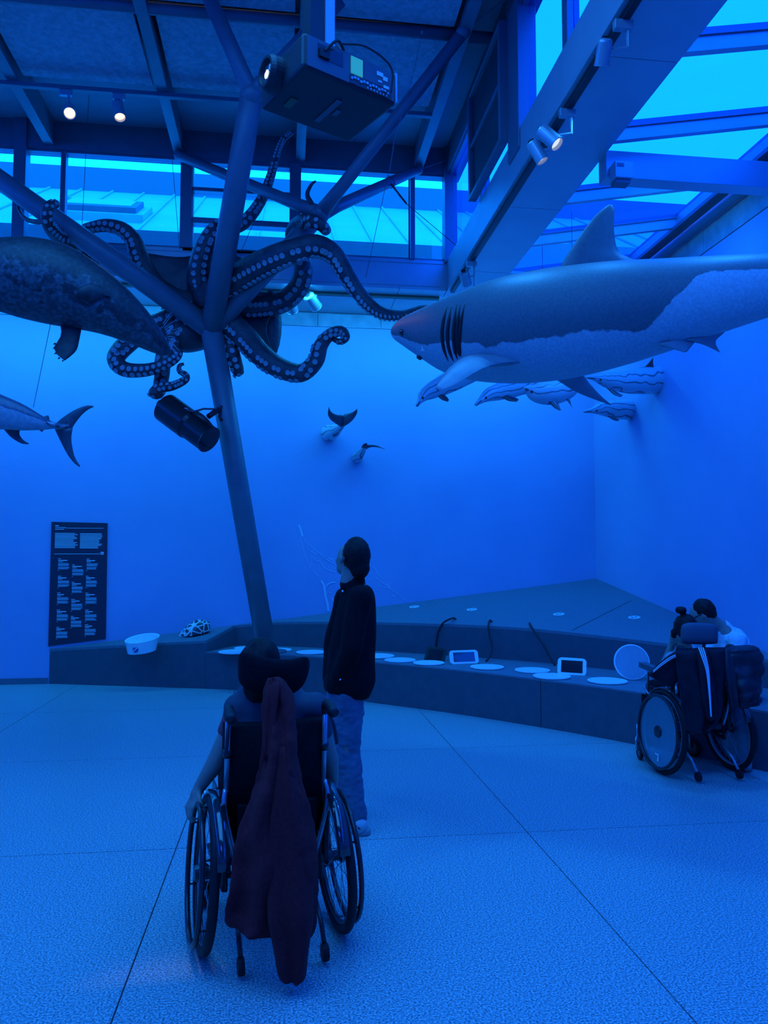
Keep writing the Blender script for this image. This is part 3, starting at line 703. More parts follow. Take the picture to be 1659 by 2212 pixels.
# three lamps without fixtures added for the shark's back; warm track pair lights floor, shark head
SHARK_FILL = (0.02, 0.30, 1.0)
lamp('spot_light', 'SPOT', (1.45, 5.60, 5.35), (1.45, 5.6, 4.0), 150, SHARK_FILL, 0.06, cone=88, blend=0.9)  # added, stands in for skylight and lit track spots
lamp('spot_light', 'SPOT', (2.22, 5.15, 4.88), (2.22, 5.1, 4.0), 45, SHARK_FILL, 0.05, cone=150, blend=0.8)
lamp('spot_light', 'SPOT', (2.95, 4.65, 5.0), (2.95, 4.6, 3.8), 110, SHARK_FILL, 0.05, cone=140, blend=0.8)
lamp('spot_light', 'SPOT', e1p + V((0.03, -0.06, -0.03)), (-0.30, 2.58, 0.0), 300, (1.0, 0.86, 0.70), 0.05, cone=8.5, blend=0.9)
lamp('spot_light', 'SPOT', e2p + V((0.02, -0.03, -0.06)), at(862, 712, 6.1), 45, (1.0, 0.50, 0.35), 0.05, cone=11, blend=0.9)

# ================================================================== PROJECTOR
ZP = 4.2
pN, pL, pR = onz(655, 142, ZP), onz(547, 232, ZP), onz(857, 228, ZP)
ux = (pR - pN).normalized(); uy = (pL - pN); uy = (uy - ux*uy.dot(ux)).normalized(); Wp, Lp, Hp = (pR - pN).length, (pL - pN).length, 0.195
pc = pN + ux*Wp/2 + uy*Lp/2
pj = thing('projector', 'large black ceiling projector with glowing lens and connector panel', 'projector', V((pc.x, pc.y, ZP)))
UZ = V((0, 0, 1))
M_PJ = mat('projector_shell', (0.02, 0.022, 0.028), 0.45); M_PJ2 = mat('projector_panel', (0.10, 0.115, 0.14), 0.5)
MB().obox(pc + UZ*Hp/2, ux, uy, UZ, Wp, Lp, Hp).build('body', M_PJ, pj, bevel=0.02)
def onside(u, v, d, su, sv, sd, name, m, parent=pj):      # side face with connectors: u along Wp, v height
    return MB().obox(pN + ux*Wp*u + UZ*Hp*v - uy*d, ux, UZ, uy, Wp*su, Hp*sv, sd).build(name, m, parent)
sp = onside(0.5, 0.5, 0.001, 0.93, 0.86, 0.006, 'connector_panel', M_PJ2)
onside(0.27, 0.62, 0.003, 0.26, 0.4, 0.006, 'socket_recess', M_BLACK)
onside(0.20, 0.55, 0.01, 0.10, 0.24, 0.02, 'power_plug', M_RUB)
onside(0.545, 0.62, 0.006, 0.125, 0.5, 0.006, 'status_screen', mat('green_status_screen', (0.02, 0.1, 0.08), 0.3, emit=(0.02, 0.30, 0.27), estr=0.9))
onside(0.76, 0.60, 0.004, 0.27, 0.5, 0.006, 'cover_plate', M_PJ2)
onside(0.80, 0.70, 0.008, 0.07, 0.12, 0.003, 'label', M_WHITE); onside(0.86, 0.62, 0.008, 0.05, 0.12, 0.003, 'label', M_WHITE); onside(0.80, 0.48, 0.008, 0.04, 0.05, 0.003, 'label', M_WHITE); onside(0.87, 0.38, 0.008, 0.06, 0.08, 0.003, 'label', M_WHITE)
onside(0.70, 0.19, 0.004, 0.46, 0.24, 0.006, 'port_strip', M_BLACK)
for k in range(13): onside(0.49 + k*0.033, 0.225 + (0.03 if k % 3 else -0.01), 0.009, 0.018 + 0.006*(k % 2), 0.07, 0.008, 'port', M_SPOT)
for k in range(7): onside(0.66 + k*0.035, 0.12, 0.009, 0.012, 0.05, 0.008, 'port', M_SPOT)
onside(0.985, 0.5, -0.01, 0.02, 0.9, 0.04, 'edge_trim', M_SPOT)
lc = pN + uy*Lp*0.60 + UZ*Hp*0.52 - ux*0.0                 # lens on the narrow face
MB().lathe([(0.10, -0.01), (0.098, 0.05), (0.085, 0.075), (0.07, 0.075), (0.05, 0.03)], lc, -ux, 28).build('lens_ring', M_PJ, pj, smooth=False)
MB().lathe([(0.066, 0.04), (0.06, 0.055), (0.03, 0.066), (0.002, 0.07)], lc, -ux, 24).build('lens_glass', mat('projector_lens', (0.02, 0.03, 0.04), 0.05, coat=1.0), pj, smooth=True)
MB().lathe([(0.024, 0.069), (0.001, 0.072)], lc - UZ*0.02 - uy*0.01, -ux, 16).build('lens_glow', mat('lens_glow', (1, 1, 1), 0.3, emit=(0.65, 0.9, 1.0), estr=3.0), pj)
def onbot(u, v, su, sv, rot, name, m):
    a = ux*math.cos(rot) + uy*math.sin(rot); b_ = uy*math.cos(rot) - ux*math.sin(rot)
    return MB().obox(pN + ux*Wp*u + uy*Lp*v - UZ*0.002, a, b_, UZ, su, sv, 0.006).build(name, m, pj)
onbot(0.52, 0.55, 0.035, 0.26, 0.0, 'underside_rail', M_PJ2); onbot(0.17, 0.66, 0.045, 0.10, 0.0, 'green_sticker', mat('green_sticker', (0.03, 0.12, 0.06), 0.5)); onbot(0.60, 0.52, 0.03, 0.06, 0.0, 'type_plate', M_PJ2)
pt_ = pc + UZ*Hp
MB().obox(pt_ + UZ*1.2 - ux*0.10, ux, uy, UZ, 0.10, 0.10, 2.38).build('mount_post', M_PJ, pj)
MB().obox(pt_ + UZ*1.22 - ux*0.025 - uy*0.04, ux, uy, UZ, 0.06, 0.04, 2.3).build('cable_duct', M_ALU, pj)
MB().obox(pt_ + UZ*0.02, ux, uy, UZ, 0.3, 0.3, 0.04).build('mount_plate', M_PJ, pj)
cs = pt_ + UZ*0.12 + ux*0.0 - uy*0.1
MB().tube(catmull([cs, cs - UZ*0.1 - uy*0.08, pN + ux*Wp*0.30 + UZ*Hp*0.95 - uy*0.05, pN + ux*Wp*0.2 + UZ*Hp*0.62 - uy*0.02], 16), 0.008, 6).build('power_cable', M_RUB, pj)
MB().tube(catmull([pN + ux*Wp*0.36 + UZ*Hp*1.02 - uy*0.02, pN + ux*Wp*0.6 + UZ*Hp*1.15 - uy*0.05, pN + ux*Wp*0.86 + UZ*Hp*0.85 - uy*0.06, pN + ux*Wp*0.90 + UZ*Hp*0.2 - uy*0.03], 20), 0.006, 6).build('data_cable', M_RUB, pj)

# ================================================================== STAGE LAMP ON THE COLUMN
sa, sb2 = at(357, 880, 8.55), at(452, 950, 8.3); sd = (sb2 - sa).normalized(); SL = (sb2 - sa).length
st = thing('stage_lamp', 'black theatre spotlight clamped to the slanting column', 'stage light', sb2)
MB().lathe([(0.04, -0.10), (0.05, -0.09), (0.04, -0.02)], sa, sd, 16).build('rear_knob', M_BLACK, st)
MB().lathe([(0.12, 0.0), (0.165, 0.01), (0.165, SL*0.55), (0.15, SL*0.6), (0.15, SL*0.98), (0.155, SL)], sa, sd, 28).build('housing', M_BLACK, st)
sdn = sd.cross(UP).normalized()
for k in range(3): MB().obox(sa + sd*SL*0.3 + UP*0.12*math.cos(0.5*k) - FW*0.14*math.sin(0.5*k+0.3), sd, sd.cross(UP), UP, SL*0.5, 0.012, 0.012).build('cooling_rib', M_RUB, st)
MB().lathe([(0.14, SL*0.97), (0.01, SL*0.98)], sa, sd, 24).build('lens', M_LENSD, st)
cl = at(473, 884, 8.45); pv = at(402, 887, 8.36)
MB().tube([pv, at(420, 889, 8.3), at(440, 883, 8.32), cl], 0.022, 8, flat=0.5).build('yoke', M_PJ2, st)
MB().tube([cl + V((0.02, 0, 0.04)), cl - V((-0.01, 0, 0.1)), at(478, 907, 8.4)], 0.022, 8).build('clamp', M_BLACK, st)
MB().tube([at(450, 900, 8.35), cl], 0.03, 8).build('clamp_arm', M_BLACK, st)
MB().lathe([(0.03, -0.02), (0.03, 0.02)], pv, FW, 14).build('pivot_knob', M_SPOT, st)
MB().tube(catmull([at(425, 890, 8.28), at(445, 905, 8.2), at(463, 930, 8.2), at(464, 952, 8.2), at(452, 965, 8.2), at(440, 962, 8.25)], 24), 0.016, 6).build('power_cable', M_RUB, st)

# ================================================================== SEA ANIMAL MODELS
def loft_px(secs, dfun, width=0.8, seg=40, sub=6, sq=1.0, wfun=None, ends=True):
    """secs: (top pixel, bottom pixel) pairs along the spine, dfun(i)->distance; round sections; returns rings and centres"""
    T = [at(a[0], a[1], dfun(i)) for i, (a, b) in enumerate(secs)]; B = [at(b[0], b[1], dfun(i)) for i, (a, b) in enumerate(secs)]
    n = (len(secs) - 1) * sub
    T, B = catmull(T, n), catmull(B, n); C = [(a + b) / 2 for a, b in zip(T, B)]; rs = []
    for i in range(n + 1):
        t = (C[min(i+1, n)] - C[max(i-1, 0)]).normalized(); h = (T[i] - B[i]) / 2; h = h - t*h.dot(t)*0.0
        hl = max(h.length, 0.004); w = t.cross(h.normalized()).normalized() * hl * (wfun(i / n) if wfun else width)
        hn = h.normalized() * hl
        rs.append([C[i] + hn*math.cos(2*math.pi*j/seg) + w*math.sin(2*math.pi*j/seg) for j in range(seg)])
    return rs, C
def paint_attr(me, rs, fn):
    """store a paint coordinate per vertex: fn(u along body 0..1, v 1=back -1=belly)"""
    at_ = me.attributes.new('paint', 'FLOAT', 'POINT'); n, m = len(rs), len(rs[0]); k = 0
    for i in range(n):
        for j in range(m):
            at_.data[k].value = fn(i / (n - 1), math.cos(2*math.pi*j/m), math.sin(2*math.pi*j/m)); k += 1
def raw_mesh(rs, name):
    me = bpy.data.meshes.new(name); n = len(rs[0]); vs = [tuple(p) for r in rs for p in r]; fs = []
    for i in range(len(rs) - 1):
        for j in range(n): k = (j+1) % n; fs.append((i*n+j, i*n+k, (i+1)*n+k, (i+1)*n+j))
    fs.append(tuple(reversed(range(n)))); fs.append(tuple(range((len(rs)-1)*n, len(rs)*n)))
    me.from_pydata(vs, [], fs); me.update()
    bm = bmesh.new(); bm.from_mesh(me); bmesh.ops.recalc_face_normals(bm, faces=bm.faces); bm.to_mesh(me); bm.free()
    return me
def paint_mat(name, dark, light, nscale=9, namp=0.25, rough=0.45, extra=None, mottle=None):
    """two-colour hide: the boundary runs where the paint coordinate plus noise crosses zero"""
    m = bpy.data.materials.new(name); m.use_nodes = True; nt = m.node_tree; b = nt.nodes['Principled BSDF']
    a = nt.nodes.new('ShaderNodeAttribute'); a.attribute_name = 'paint'
    tc = nt.nodes.new('ShaderNodeTexCoord'); no = nt.nodes.new('ShaderNodeTexNoise'); no.inputs['Scale'].default_value = nscale; no.inputs['Detail'].default_value = 8; no.inputs['Roughness'].default_value = 0.65
    nt.links.new(tc.outputs['Object'], no.inputs['Vector'])
    s = nt.nodes.new('ShaderNodeMath'); s.operation = 'MULTIPLY_ADD'; s.inputs[1].default_value = namp; nt.links.new(no.outputs['Fac'], s.inputs[0]); nt.links.new(a.outputs['Fac'], s.inputs[2])
    o = nt.nodes.new('ShaderNodeMath'); o.operation = 'SUBTRACT'; o.inputs[1].default_value = namp * 0.5; nt.links.new(s.outputs[0], o.inputs[0])
    r = nt.nodes.new('ShaderNodeMapRange'); r.inputs['From Min'].default_value = -0.015; r.inputs['From Max'].default_value = 0.015; nt.links.new(o.outputs[0], r.inputs['Value'])
    mx = nt.nodes.new('ShaderNodeMix'); mx.data_type = 'RGBA'; mx.inputs['A'].default_value = (*light, 1); mx.inputs['B'].default_value = (*dark, 1); nt.links.new(r.outputs[0], mx.inputs['Factor'])
    out = mx.outputs['Result']
    if mottle:
        n2_ = nt.nodes.new('ShaderNodeTexNoise'); n2_.inputs['Scale'].default_value = mottle[0]; n2_.inputs['Detail'].default_value = 6; nt.links.new(tc.outputs['Object'], n2_.inputs['Vector'])
        rr_ = nt.nodes.new('ShaderNodeMapRange'); rr_.inputs['From Min'].default_value = 0.4; rr_.inputs['From Max'].default_value = 0.7; rr_.inputs['To Min'].default_value = 1 - mottle[1]; rr_.inputs['To Max'].default_value = 1 + mottle[1]; nt.links.new(n2_.outputs['Fac'], rr_.inputs['Value'])
        m2 = nt.nodes.new('ShaderNodeMix'); m2.data_type = 'RGBA'; m2.blend_type = 'MULTIPLY'; m2.inputs['Factor'].default_value = 1
        nt.links.new(out, m2.inputs['A']); nt.links.new(rr_.outputs[0], m2.inputs['B']); out = m2.outputs['Result']
    nt.links.new(out, b.inputs['Base Color']); b.inputs['Roughness'].default_value = rough
    return m

# ------------------------------------------------------------------ shark
SHX = [(845, 715, 721), (852, 703, 733), (872, 687, 748), (905, 672, 771), (950, 653, 800), (1000, 634, 818), (1080, 605, 827), (1160, 588, 825), (1240, 576, 814), (1340, 566, 790),
       (1450, 560, 755), (1560, 553, 717), (1659, 548, 685), (1760, 548, 657), (1850, 556, 632), (1930, 572, 612)]
def shD(x): return 6.1 + (x - 845) * (4.35 - 6.1) / (1930 - 845)
secs = [((x, a), (x, b)) for x, a, b in SHX]
rs, shC = loft_px(secs, lambda i: shD(SHX[i][0]), 0.85, 48, 7, wfun=lambda u: 0.95 if u < 0.3 else 0.95 - 0.25*(u - 0.3))
sme = raw_mesh(rs, 'body')
def shark_paint(u, c, s):
    # dark flank between pale belly and pale scarred rear
    K = ((0, -.5), (.2, -.48), (.267, -.42), (.333, -.28), (.4, -.45), (.467, -.43), (.533, -.38), (.6, -.45), (.64, -.62), (.667, -.34), (.69, 0), (.71, .35), (.733, .43), (.8, .3), (1.01, .3))
    e = 0
    for (u0, e0), (u1, e1_) in zip(K, K[1:]):
        if u0 <= u <= u1: e = e0 + (e1_ - e0) * (u - u0) / (u1 - u0)
    return c - e
paint_attr(sme, rs, shark_paint)
M_SHARK = paint_mat('shark_hide', (0.13, 0.145, 0.165), (0.46, 0.50, 0.55), 9, 0.30, 0.5, mottle=(60, 0.12))
M_FIN = mat('shark_fin_grey', (0.11, 0.125, 0.145), 0.5, color2=(0.13, 0.145, 0.165), scale=20)
M_FINP = mat('shark_fin_pale', (0.22, 0.245, 0.28), 0.5, color2=(0.26, 0.285, 0.32), scale=12)
shk = thing('shark', 'great white shark model hanging at the right, facing left', 'shark', at(1160, 700, shD(1160)))
sb_ = put('body', sme, M_SHARK, shk, smooth=True)
sbv = bvh_me(sme)
sside = V((0, -1, 0))
def fpx(pts, D0, D1): n = len(pts); return [at(p[0], p[1], D0 + (D1 - D0) * i / (n - 1)) for i, p in enumerate(pts)]
def rfin(le, te, D0, D1, th, side, n=10): return catmull(fpx(le, D0, D1), n), catmull(fpx(te, D0, D1), n), th, side
shdir = (shC[-1] - shC[0]).normalized(); shside = shdir.cross(V((0, 0, 1))).normalized()
dD = shD(1280)
MB().fin(*rfin([(1196, 600), (1222, 555), (1250, 512), (1285, 466), (1312, 444), (1322, 442)], [(1400, 585), (1372, 562), (1345, 550), (1331, 530), (1326, 490), (1328, 450)], dD, dD, 0.05, shside)).build('dorsal_fin', M_FIN, shk, smooth=True)
MB().fin(*rfin([(1000, 775), (985, 783), (965, 800), (948, 822), (941, 838)], [(1150, 782), (1090, 783), (1040, 797), (990, 828), (950, 845)], shD(1040) - 0.33, shD(1040) - 0.85, 0.045, UP)).build('pectoral_fin', M_FINP, shk, smooth=True)
MB().fin(*rfin([(1165, 800), (1200, 818), (1240, 843), (1285, 862), (1316, 873)], [(1262, 796), (1258, 806), (1275, 830), (1298, 855), (1320, 874)], shD(1100) + 0.18, shD(1200) + 0.6, 0.035, UP)).build('pectoral_fin', M_FINP, shk, smooth=True)
for dd in (-0.1, 0.12): MB().fin(*rfin([(1420, 745), (1446, 752), (1478, 761)], [(1515, 722), (1502, 738), (1484, 760)], shD(1450) + dd, shD(1450) + dd*1.4, 0.02, shside)).build('pelvic_fin', M_FINP, shk, smooth=True)
MB().fin(*rfin([(1480, 735), (1520, 745), (1558, 763)], [(1565, 718), (1546, 738), (1556, 762)], shD(1530), shD(1530), 0.02, shside)).build('anal_fin', M_FINP, shk, smooth=True)
MB().fin(*rfin([(1880, 590), (1960, 500), (2060, 380)], [(1950, 600), (1990, 540), (2066, 385)], shD(1930), shD(2010), 0.03, shside)).build('tail_fin', M_FIN, shk, smooth=True)
MB().fin(*rfin([(1880, 595), (1950, 680), (2010, 760)], [(1950, 600), (1975, 660), (2014, 756)], shD(1930), shD(2010), 0.03, shside)).build('tail_fin', M_FIN, shk, smooth=True)
M_SLIT = mat('gill_slit', (0.008, 0.008, 0.012), 0.7)
Z5 = lambda X, Y: (830 + X*0.1808, 620 + Y*0.1808)
for g in ([(755, 240), (715, 380), (694, 520), (697, 640), (720, 760), (765, 885)], [(805, 240), (775, 400), (758, 540), (764, 680), (790, 790), (830, 890)], [(872, 210), (843, 380), (831, 540), (836, 680), (850, 780), (875, 860)], [(912, 215), (885, 380), (868, 540), (875, 680), (890, 780), (905, 830)], [(970, 200), (925, 380), (905, 540), (897, 680), (905, 770), (915, 825)]):
    P = [hit(sbv, *Z5(*p)) for p in g]
    if all(P): MB().tube(catmull(P, 16), lerp_list([0.003, 0.013, 0.015, 0.015, 0.013, 0.003], 16), 6).build('gill_slit', M_SLIT, shk, smooth=True)
pe = hit(sbv, *Z5(207, 540)); MB().ell(pe, 0.022, 0.022, 0.026).build('eye', mat('shark_eye', (0.01, 0.01, 0.012), 0.05, coat=1), shk, smooth=True)
P = [hit(sbv, *Z5(*p)) for p in ((170, 680), (185, 700), (200, 725))]
P = [p for p in P if p]
if len(P) > 1: MB().tube(P, 0.011, 6).build('nostril', M_SLIT, shk)
P = [hit(sbv, *Z5(*p)) for p in ((385, 868), (415, 835), (435, 838), (450, 850))]
P = [p for p in P if p]
if len(P) > 2: MB().tube(P, [0.022] * len(P), 6).build('mouth', M_SLIT, shk)
P = [hit(sbv, *Z5(*p)) for p in ((432, 768), (450, 705), (482, 766))]
if all(P): MB().prism(P, -FW * 0.006).build('tooth', M_STICK, shk)
M_WIRE = mat('thin_steel_wire', (0.10, 0.11, 0.13), 0.5)

# ------------------------------------------------------------------ seal
SE = [((-330, 600), (-330, 618)), ((-260, 560), (-265, 625)), ((-140, 532), (-150, 648)), ((-20, 519), (-35, 664)), ((70, 515), (40, 685)), ((150, 533), (95, 698)), ((225, 580), (150, 708)), ((280, 628), (212, 720)), ((322, 676), (270, 738)),
      ((350, 716), (312, 755)), ((364, 744), (343, 766)), ((369, 757), (362, 768))]
rs, seC = loft_px(SE, lambda i: 5.2 + 0.035 * i, 0.95, 40, 6)
mse = raw_mesh(rs, 'body'); paint_attr(mse, rs, lambda u, c, s: 0.35 * c)
M_SEAL = paint_mat('mottled_seal_fur', (0.028, 0.032, 0.040), (0.085, 0.095, 0.11), 7, 1.6, 0.5, mottle=(35, 0.5))
seal = thing('seal', 'dark mottled seal model hanging at the upper left edge', 'seal', at(150, 640, 5.4))
put('body', mse, M_SEAL, seal, smooth=True); sev = bvh_me(mse)
M_SEALF = mat('seal_flipper', (0.02, 0.022, 0.027), 0.6, color2=(0.04, 0.044, 0.05), scale=25)
MB().fin(catmull(fpx([(128, 690), (132, 722), (119, 745), (117, 752), (122, 765)], 5.4, 5.25), 10), catmull(fpx([(178, 700), (172, 730), (166, 755), (152, 770), (140, 779)], 5.4, 5.25), 10), 0.03, FW).build('flipper', M_SEALF, seal, smooth=True)
for a, b_ in (((120, 742), (115, 744)), ((119, 751), (114, 753)), ((122, 762), (117, 765)), ((129, 772), (125, 776)), ((137, 778), (134, 781))):
    MB().tube([at(*a, 5.26), at(*b_, 5.26)], [0.008, 0.002], 6).build('claw', M_BLACK, seal)
le = [hit(sev, *p, 0.01) for p in ((165, 640), (170, 622), (190, 614), (215, 616))]; te = [hit(sev, *p, 0.012) for p in ((200, 655), (215, 645), (228, 640), (240, 642))]
MB().fin(le, te, 0.03, FW).build('flipper', M_SEALF, seal, smooth=True)
for k in range(12):
    b0 = at(352 + k*1.6, 700 + k*4.6, 5.5); d = RT*(0.05 + 0.05*random.random()) + UP*(0.09 - 0.016*k)
    MB().tube([b0, b0 + d*0.5 + UP*0.006, b0 + d], [0.0025, 0.002, 0.001], 4).build('whisker', M_SPOT, seal)

# ------------------------------------------------------------------ tuna
TU = [((-420, 815), (-420, 835)), ((-360, 775), (-365, 880)), ((-240, 770), (-245, 925)), ((-120, 800), (-120, 938)), ((0, 851), (-5, 928)), ((50, 873), (45, 930)), ((90, 897), (88, 929)), ((110, 909), (108, 927)), ((128, 915), (126, 925)), ((150, 917), (149, 921))]
rs, tuC = loft_px(TU, lambda i: 5.0 + 0.03 * i, 0.62, 36, 6)
mtu = raw_mesh(rs, 'body'); paint_attr(mtu, rs, lambda u, c, s: c - 0.30)
M_TUNA = paint_mat('tuna_skin', (0.10, 0.11, 0.17), (0.33, 0.38, 0.43), 14, 0.3, 0.3, mottle=(40, 0.15))
M_TUF = mat('tuna_fin', (0.05, 0.065, 0.085), 0.4, color2=(0.08, 0.10, 0.12), scale=18)
tuna = thing('tuna', 'blue-backed tuna model, only its tail end in view at left', 'fish', at(60, 900, 5.2))
put('body', mtu, M_TUNA, tuna, smooth=True)
MB().fin(*rfin([(116, 918), (135, 902), (160, 886), (185, 876), (200, 876)], [(155, 927), (162, 915), (176, 897), (190, 885), (203, 879)], 5.28, 5.3, 0.018, FW)).build('tail_fin', M_TUF, tuna, smooth=True)
MB().fin(*rfin([(116, 922), (130, 952), (146, 982), (160, 1000), (172, 1009)], [(157, 925), (154, 948), (158, 975), (164, 992), (173, 1006)], 5.28, 5.3, 0.018, FW)).build('tail_fin', M_TUF, tuna, smooth=True)
MB().fin(*rfin([(4, 922), (22, 943), (44, 957), (60, 960)], [(44, 925), (42, 938), (50, 950), (63, 958)], 5.2, 5.18, 0.014, FW)).build('anal_fin', M_TUF, tuna, smooth=True)
MB().fin(*rfin([(80, 926), (90, 933)], [(96, 926), (92, 932)], 5.22, 5.22, 0.01, FW, 3)).build('finlet', M_TUF, tuna)
MB().fin(*rfin([(92, 900), (104, 897)], [(108, 910), (106, 901)], 5.22, 5.22, 0.01, FW, 3)).build('finlet', M_TUF, tuna)
MB().tube([at(100, 912, 5.17), at(118, 918, 5.2), at(134, 923, 5.24)], [0.008, 0.016, 0.004], 6).build('tail_keel', M_TUNA, tuna, smooth=True)
MB().tube([at(72, 880, 5.2), at(108, 705, 5.3), at(118, 640, 5.6)], 0.0022, 5).build('hanging_wire', M_WIRE, tuna)

# ------------------------------------------------------------------ dolphins
M_WIRE = mat('thin_steel_wire', (0.10, 0.11, 0.13), 0.5)
M_DOLD = mat('dolphin_dark_fin', (0.045, 0.05, 0.065), 0.35)
def dolphin_mat():
    m = bpy.data.materials.new('striped_dolphin_skin'); m.use_nodes = True; nt = m.node_tree; b = nt.nodes['Principled BSDF']
    a = nt.nodes.new('ShaderNodeAttribute'); a.attribute_name = 'paint'; tc = nt.nodes.new('ShaderNodeTexCoord')
    no = nt.nodes.new('ShaderNodeTexNoise'); no.inputs['Scale'].default_value = 3.2; no.inputs['Detail'].default_value = 2; nt.links.new(tc.outputs['Object'], no.inputs['Vector'])
    s = nt.nodes.new('ShaderNodeMath'); s.operation = 'MULTIPLY_ADD'; s.inputs[1].default_value = 0.9; nt.links.new(no.outputs['Fac'], s.inputs[0]); nt.links.new(a.outputs['Fac'], s.inputs[2])
    w = nt.nodes.new('ShaderNodeMath'); w.operation = 'PINGPONG'; w.inputs[1].default_value = 0.19; nt.links.new(s.outputs[0], w.inputs[0])
    r = nt.nodes.new('ShaderNodeValToRGB'); r.color_ramp.elements[0].position = 0.012; r.color_ramp.elements[0].color = (0.10, 0.12, 0.16, 1); r.color_ramp.elements[1].position = 0.05; r.color_ramp.elements[1].color = (0.50, 0.58, 0.64, 1)
    nt.links.new(w.outputs[0], r.inputs['Fac']); nt.links.new(r.outputs['Color'], b.inputs['Base Color']); b.inputs['Roughness'].default_value = 0.3
    return m
M_DOL = dolphin_mat()
def dolphin(lab, spine, D0, D1, R, fins, beak=True, dorsal=None, wall=False):
    """spine pixels from snout to rear; R radii in pixels"""
    n = len(spine); P = [at(p[0], p[1], D0 + (D1 - D0) * i / (n - 1)) for i, p in enumerate(spine)]
    rad = [px(r, D0 + (D1 - D0) * i / (n - 1)) for i, r in enumerate(R)]
    C = catmull(P, (n - 1) * 6); rr_ = lerp_list(rad, (n - 1) * 6)
    k = len(rr_); rr_ = [(rr_[max(i-2, 0)] + rr_[max(i-1, 0)] + rr_[i] + rr_[min(i+1, k-1)] + rr_[min(i+2, k-1)]) / 5 for i in range(k)]
    rings = []
    for i in range(k):
        t = (C[min(i+1, k-1)] - C[max(i-1, 0)]).normalized(); u = UP - t*UP.dot(t); u.normalize(); w = t.cross(u)
        rings.append([C[i] + (u*math.cos(2*math.pi*j/28)*1.05 + w*math.sin(2*math.pi*j/28)) * rr_[i] for j in range(28)])
    me = raw_mesh(rings, 'body'); paint_attr(me, rings, lambda u, c, s: c*0.55 + 0.15*u)
    d = thing('dolphin', lab, 'dolphin', C[k // 2], group='leaping dolphins beside the right wall')
    put('body', me, M_DOL, d, smooth=True)
    bv = bvh_me(me)
    for le, te, dd in fins: MB().fin(*rfin(le, te, D0 + dd, D0 + dd - 0.08, 0.02, FW)).build('fin', M_DOLD, d, smooth=True)
    ml = [hit(bv, *q) for q in ((spine[0][0] + (spine[1][0]-spine[0][0])*f, spine[0][1] + (spine[1][1]-spine[0][1])*f + 1.5) for f in (0.1, 0.4, 0.7, 1.0))]
    ml = [q for q in ml if q]
    if len(ml) > 2: MB().tube(ml, 0.007, 5).build('mouth_line', M_DOLD, d)
    e = hit(bv, spine[2][0]*0.6 + spine[1][0]*0.4, spine[2][1]*0.6 + spine[1][1]*0.4 + 2)
    if e: MB().ell(e, 0.014, 0.014, 0.014, seg=10, rgs=6).build('eye', M_BLACK, d, smooth=True)
    m_ = C[int(k * 0.75)]
    if D0 < 8.15 and spine[0][0] < 1150: MB().tube([m_, V((m_.x, m_.y, ZS if m_.x > XL and m_.x < 2.62 else (zg(m_.x) if m_.x >= 2.62 else ZC)))], 0.003, 4).build('hanging_wire', M_WIRE, d)
    return d
dolphin('front dolphin with lowered beak under the shark chin', [(901, 876), (907, 866), (917, 852), (933, 842), (955, 832), (985, 818), (1025, 800), (1080, 780), (1140, 770)], 8.0, 8.6, [3, 6, 14, 19, 22, 23, 22, 16, 5],
        [([(945, 856), (955, 864), (968, 868)], [(956, 850), (966, 858), (970, 864)], -0.12)])
dolphin('second dolphin with pointed beak below the shark belly', [(1028, 874), (1040, 864), (1056, 853), (1078, 846), (1105, 839), (1135, 830), (1175, 812), (1230, 785), (1290, 760)], 8.1, 8.7, [3, 7, 14, 18, 19, 19, 18, 14, 5],
        [([(1084, 858), (1098, 866), (1116, 868)], [(1098, 852), (1112, 857), (1121, 863)], -0.12)])
dolphin('blunt-headed middle dolphin seen under the shark fin', [(1134, 838), (1141, 841), (1154, 846), (1175, 848), (1200, 846), (1225, 836), (1240, 815), (1250, 785), (1255, 755)], 7.5, 7.85, [3, 8, 20, 25, 26, 24, 20, 14, 6],
        [([(1185, 868), (1196, 880), (1208, 887)], [(1203, 866), (1207, 875), (1212, 886)], -0.12), ([(1222, 862), (1232, 874)], [(1230, 860), (1236, 882)], -0.1)])
w4, w5 = onx(1418, 822, XR), onx(1362, 884, XR)
D4, D5 = (w4 - CAMP).dot(FW), (w5 - CAMP).dot(FW)
dolphin('upper dolphin breaking out of the right wall', [(1268, 815), (1285, 816), (1305, 820), (1330, 823), (1360, 824), (1390, 822), (1419, 820)], D4 - 0.9, D4, [2.5, 6, 14, 20, 25, 28, 29],
        [([(1388, 797), (1400, 785), (1410, 773)], [(1413, 796), (1411, 786), (1411, 774)], 0.75), ([(1310, 838), (1325, 852), (1340, 858)], [(1326, 842), (1338, 850), (1346, 854)], 0.1)])
dolphin('lower dolphin breaking out of the right wall', [(1262, 889), (1278, 887), (1296, 884), (1315, 884), (1338, 885), (1362, 885)], D5 - 0.6, D5, [2.5, 5, 12, 17, 20, 21],
        [([(1310, 898), (1322, 906), (1332, 910)], [(1328, 900), (1336, 905), (1338, 908)], 0.1)])
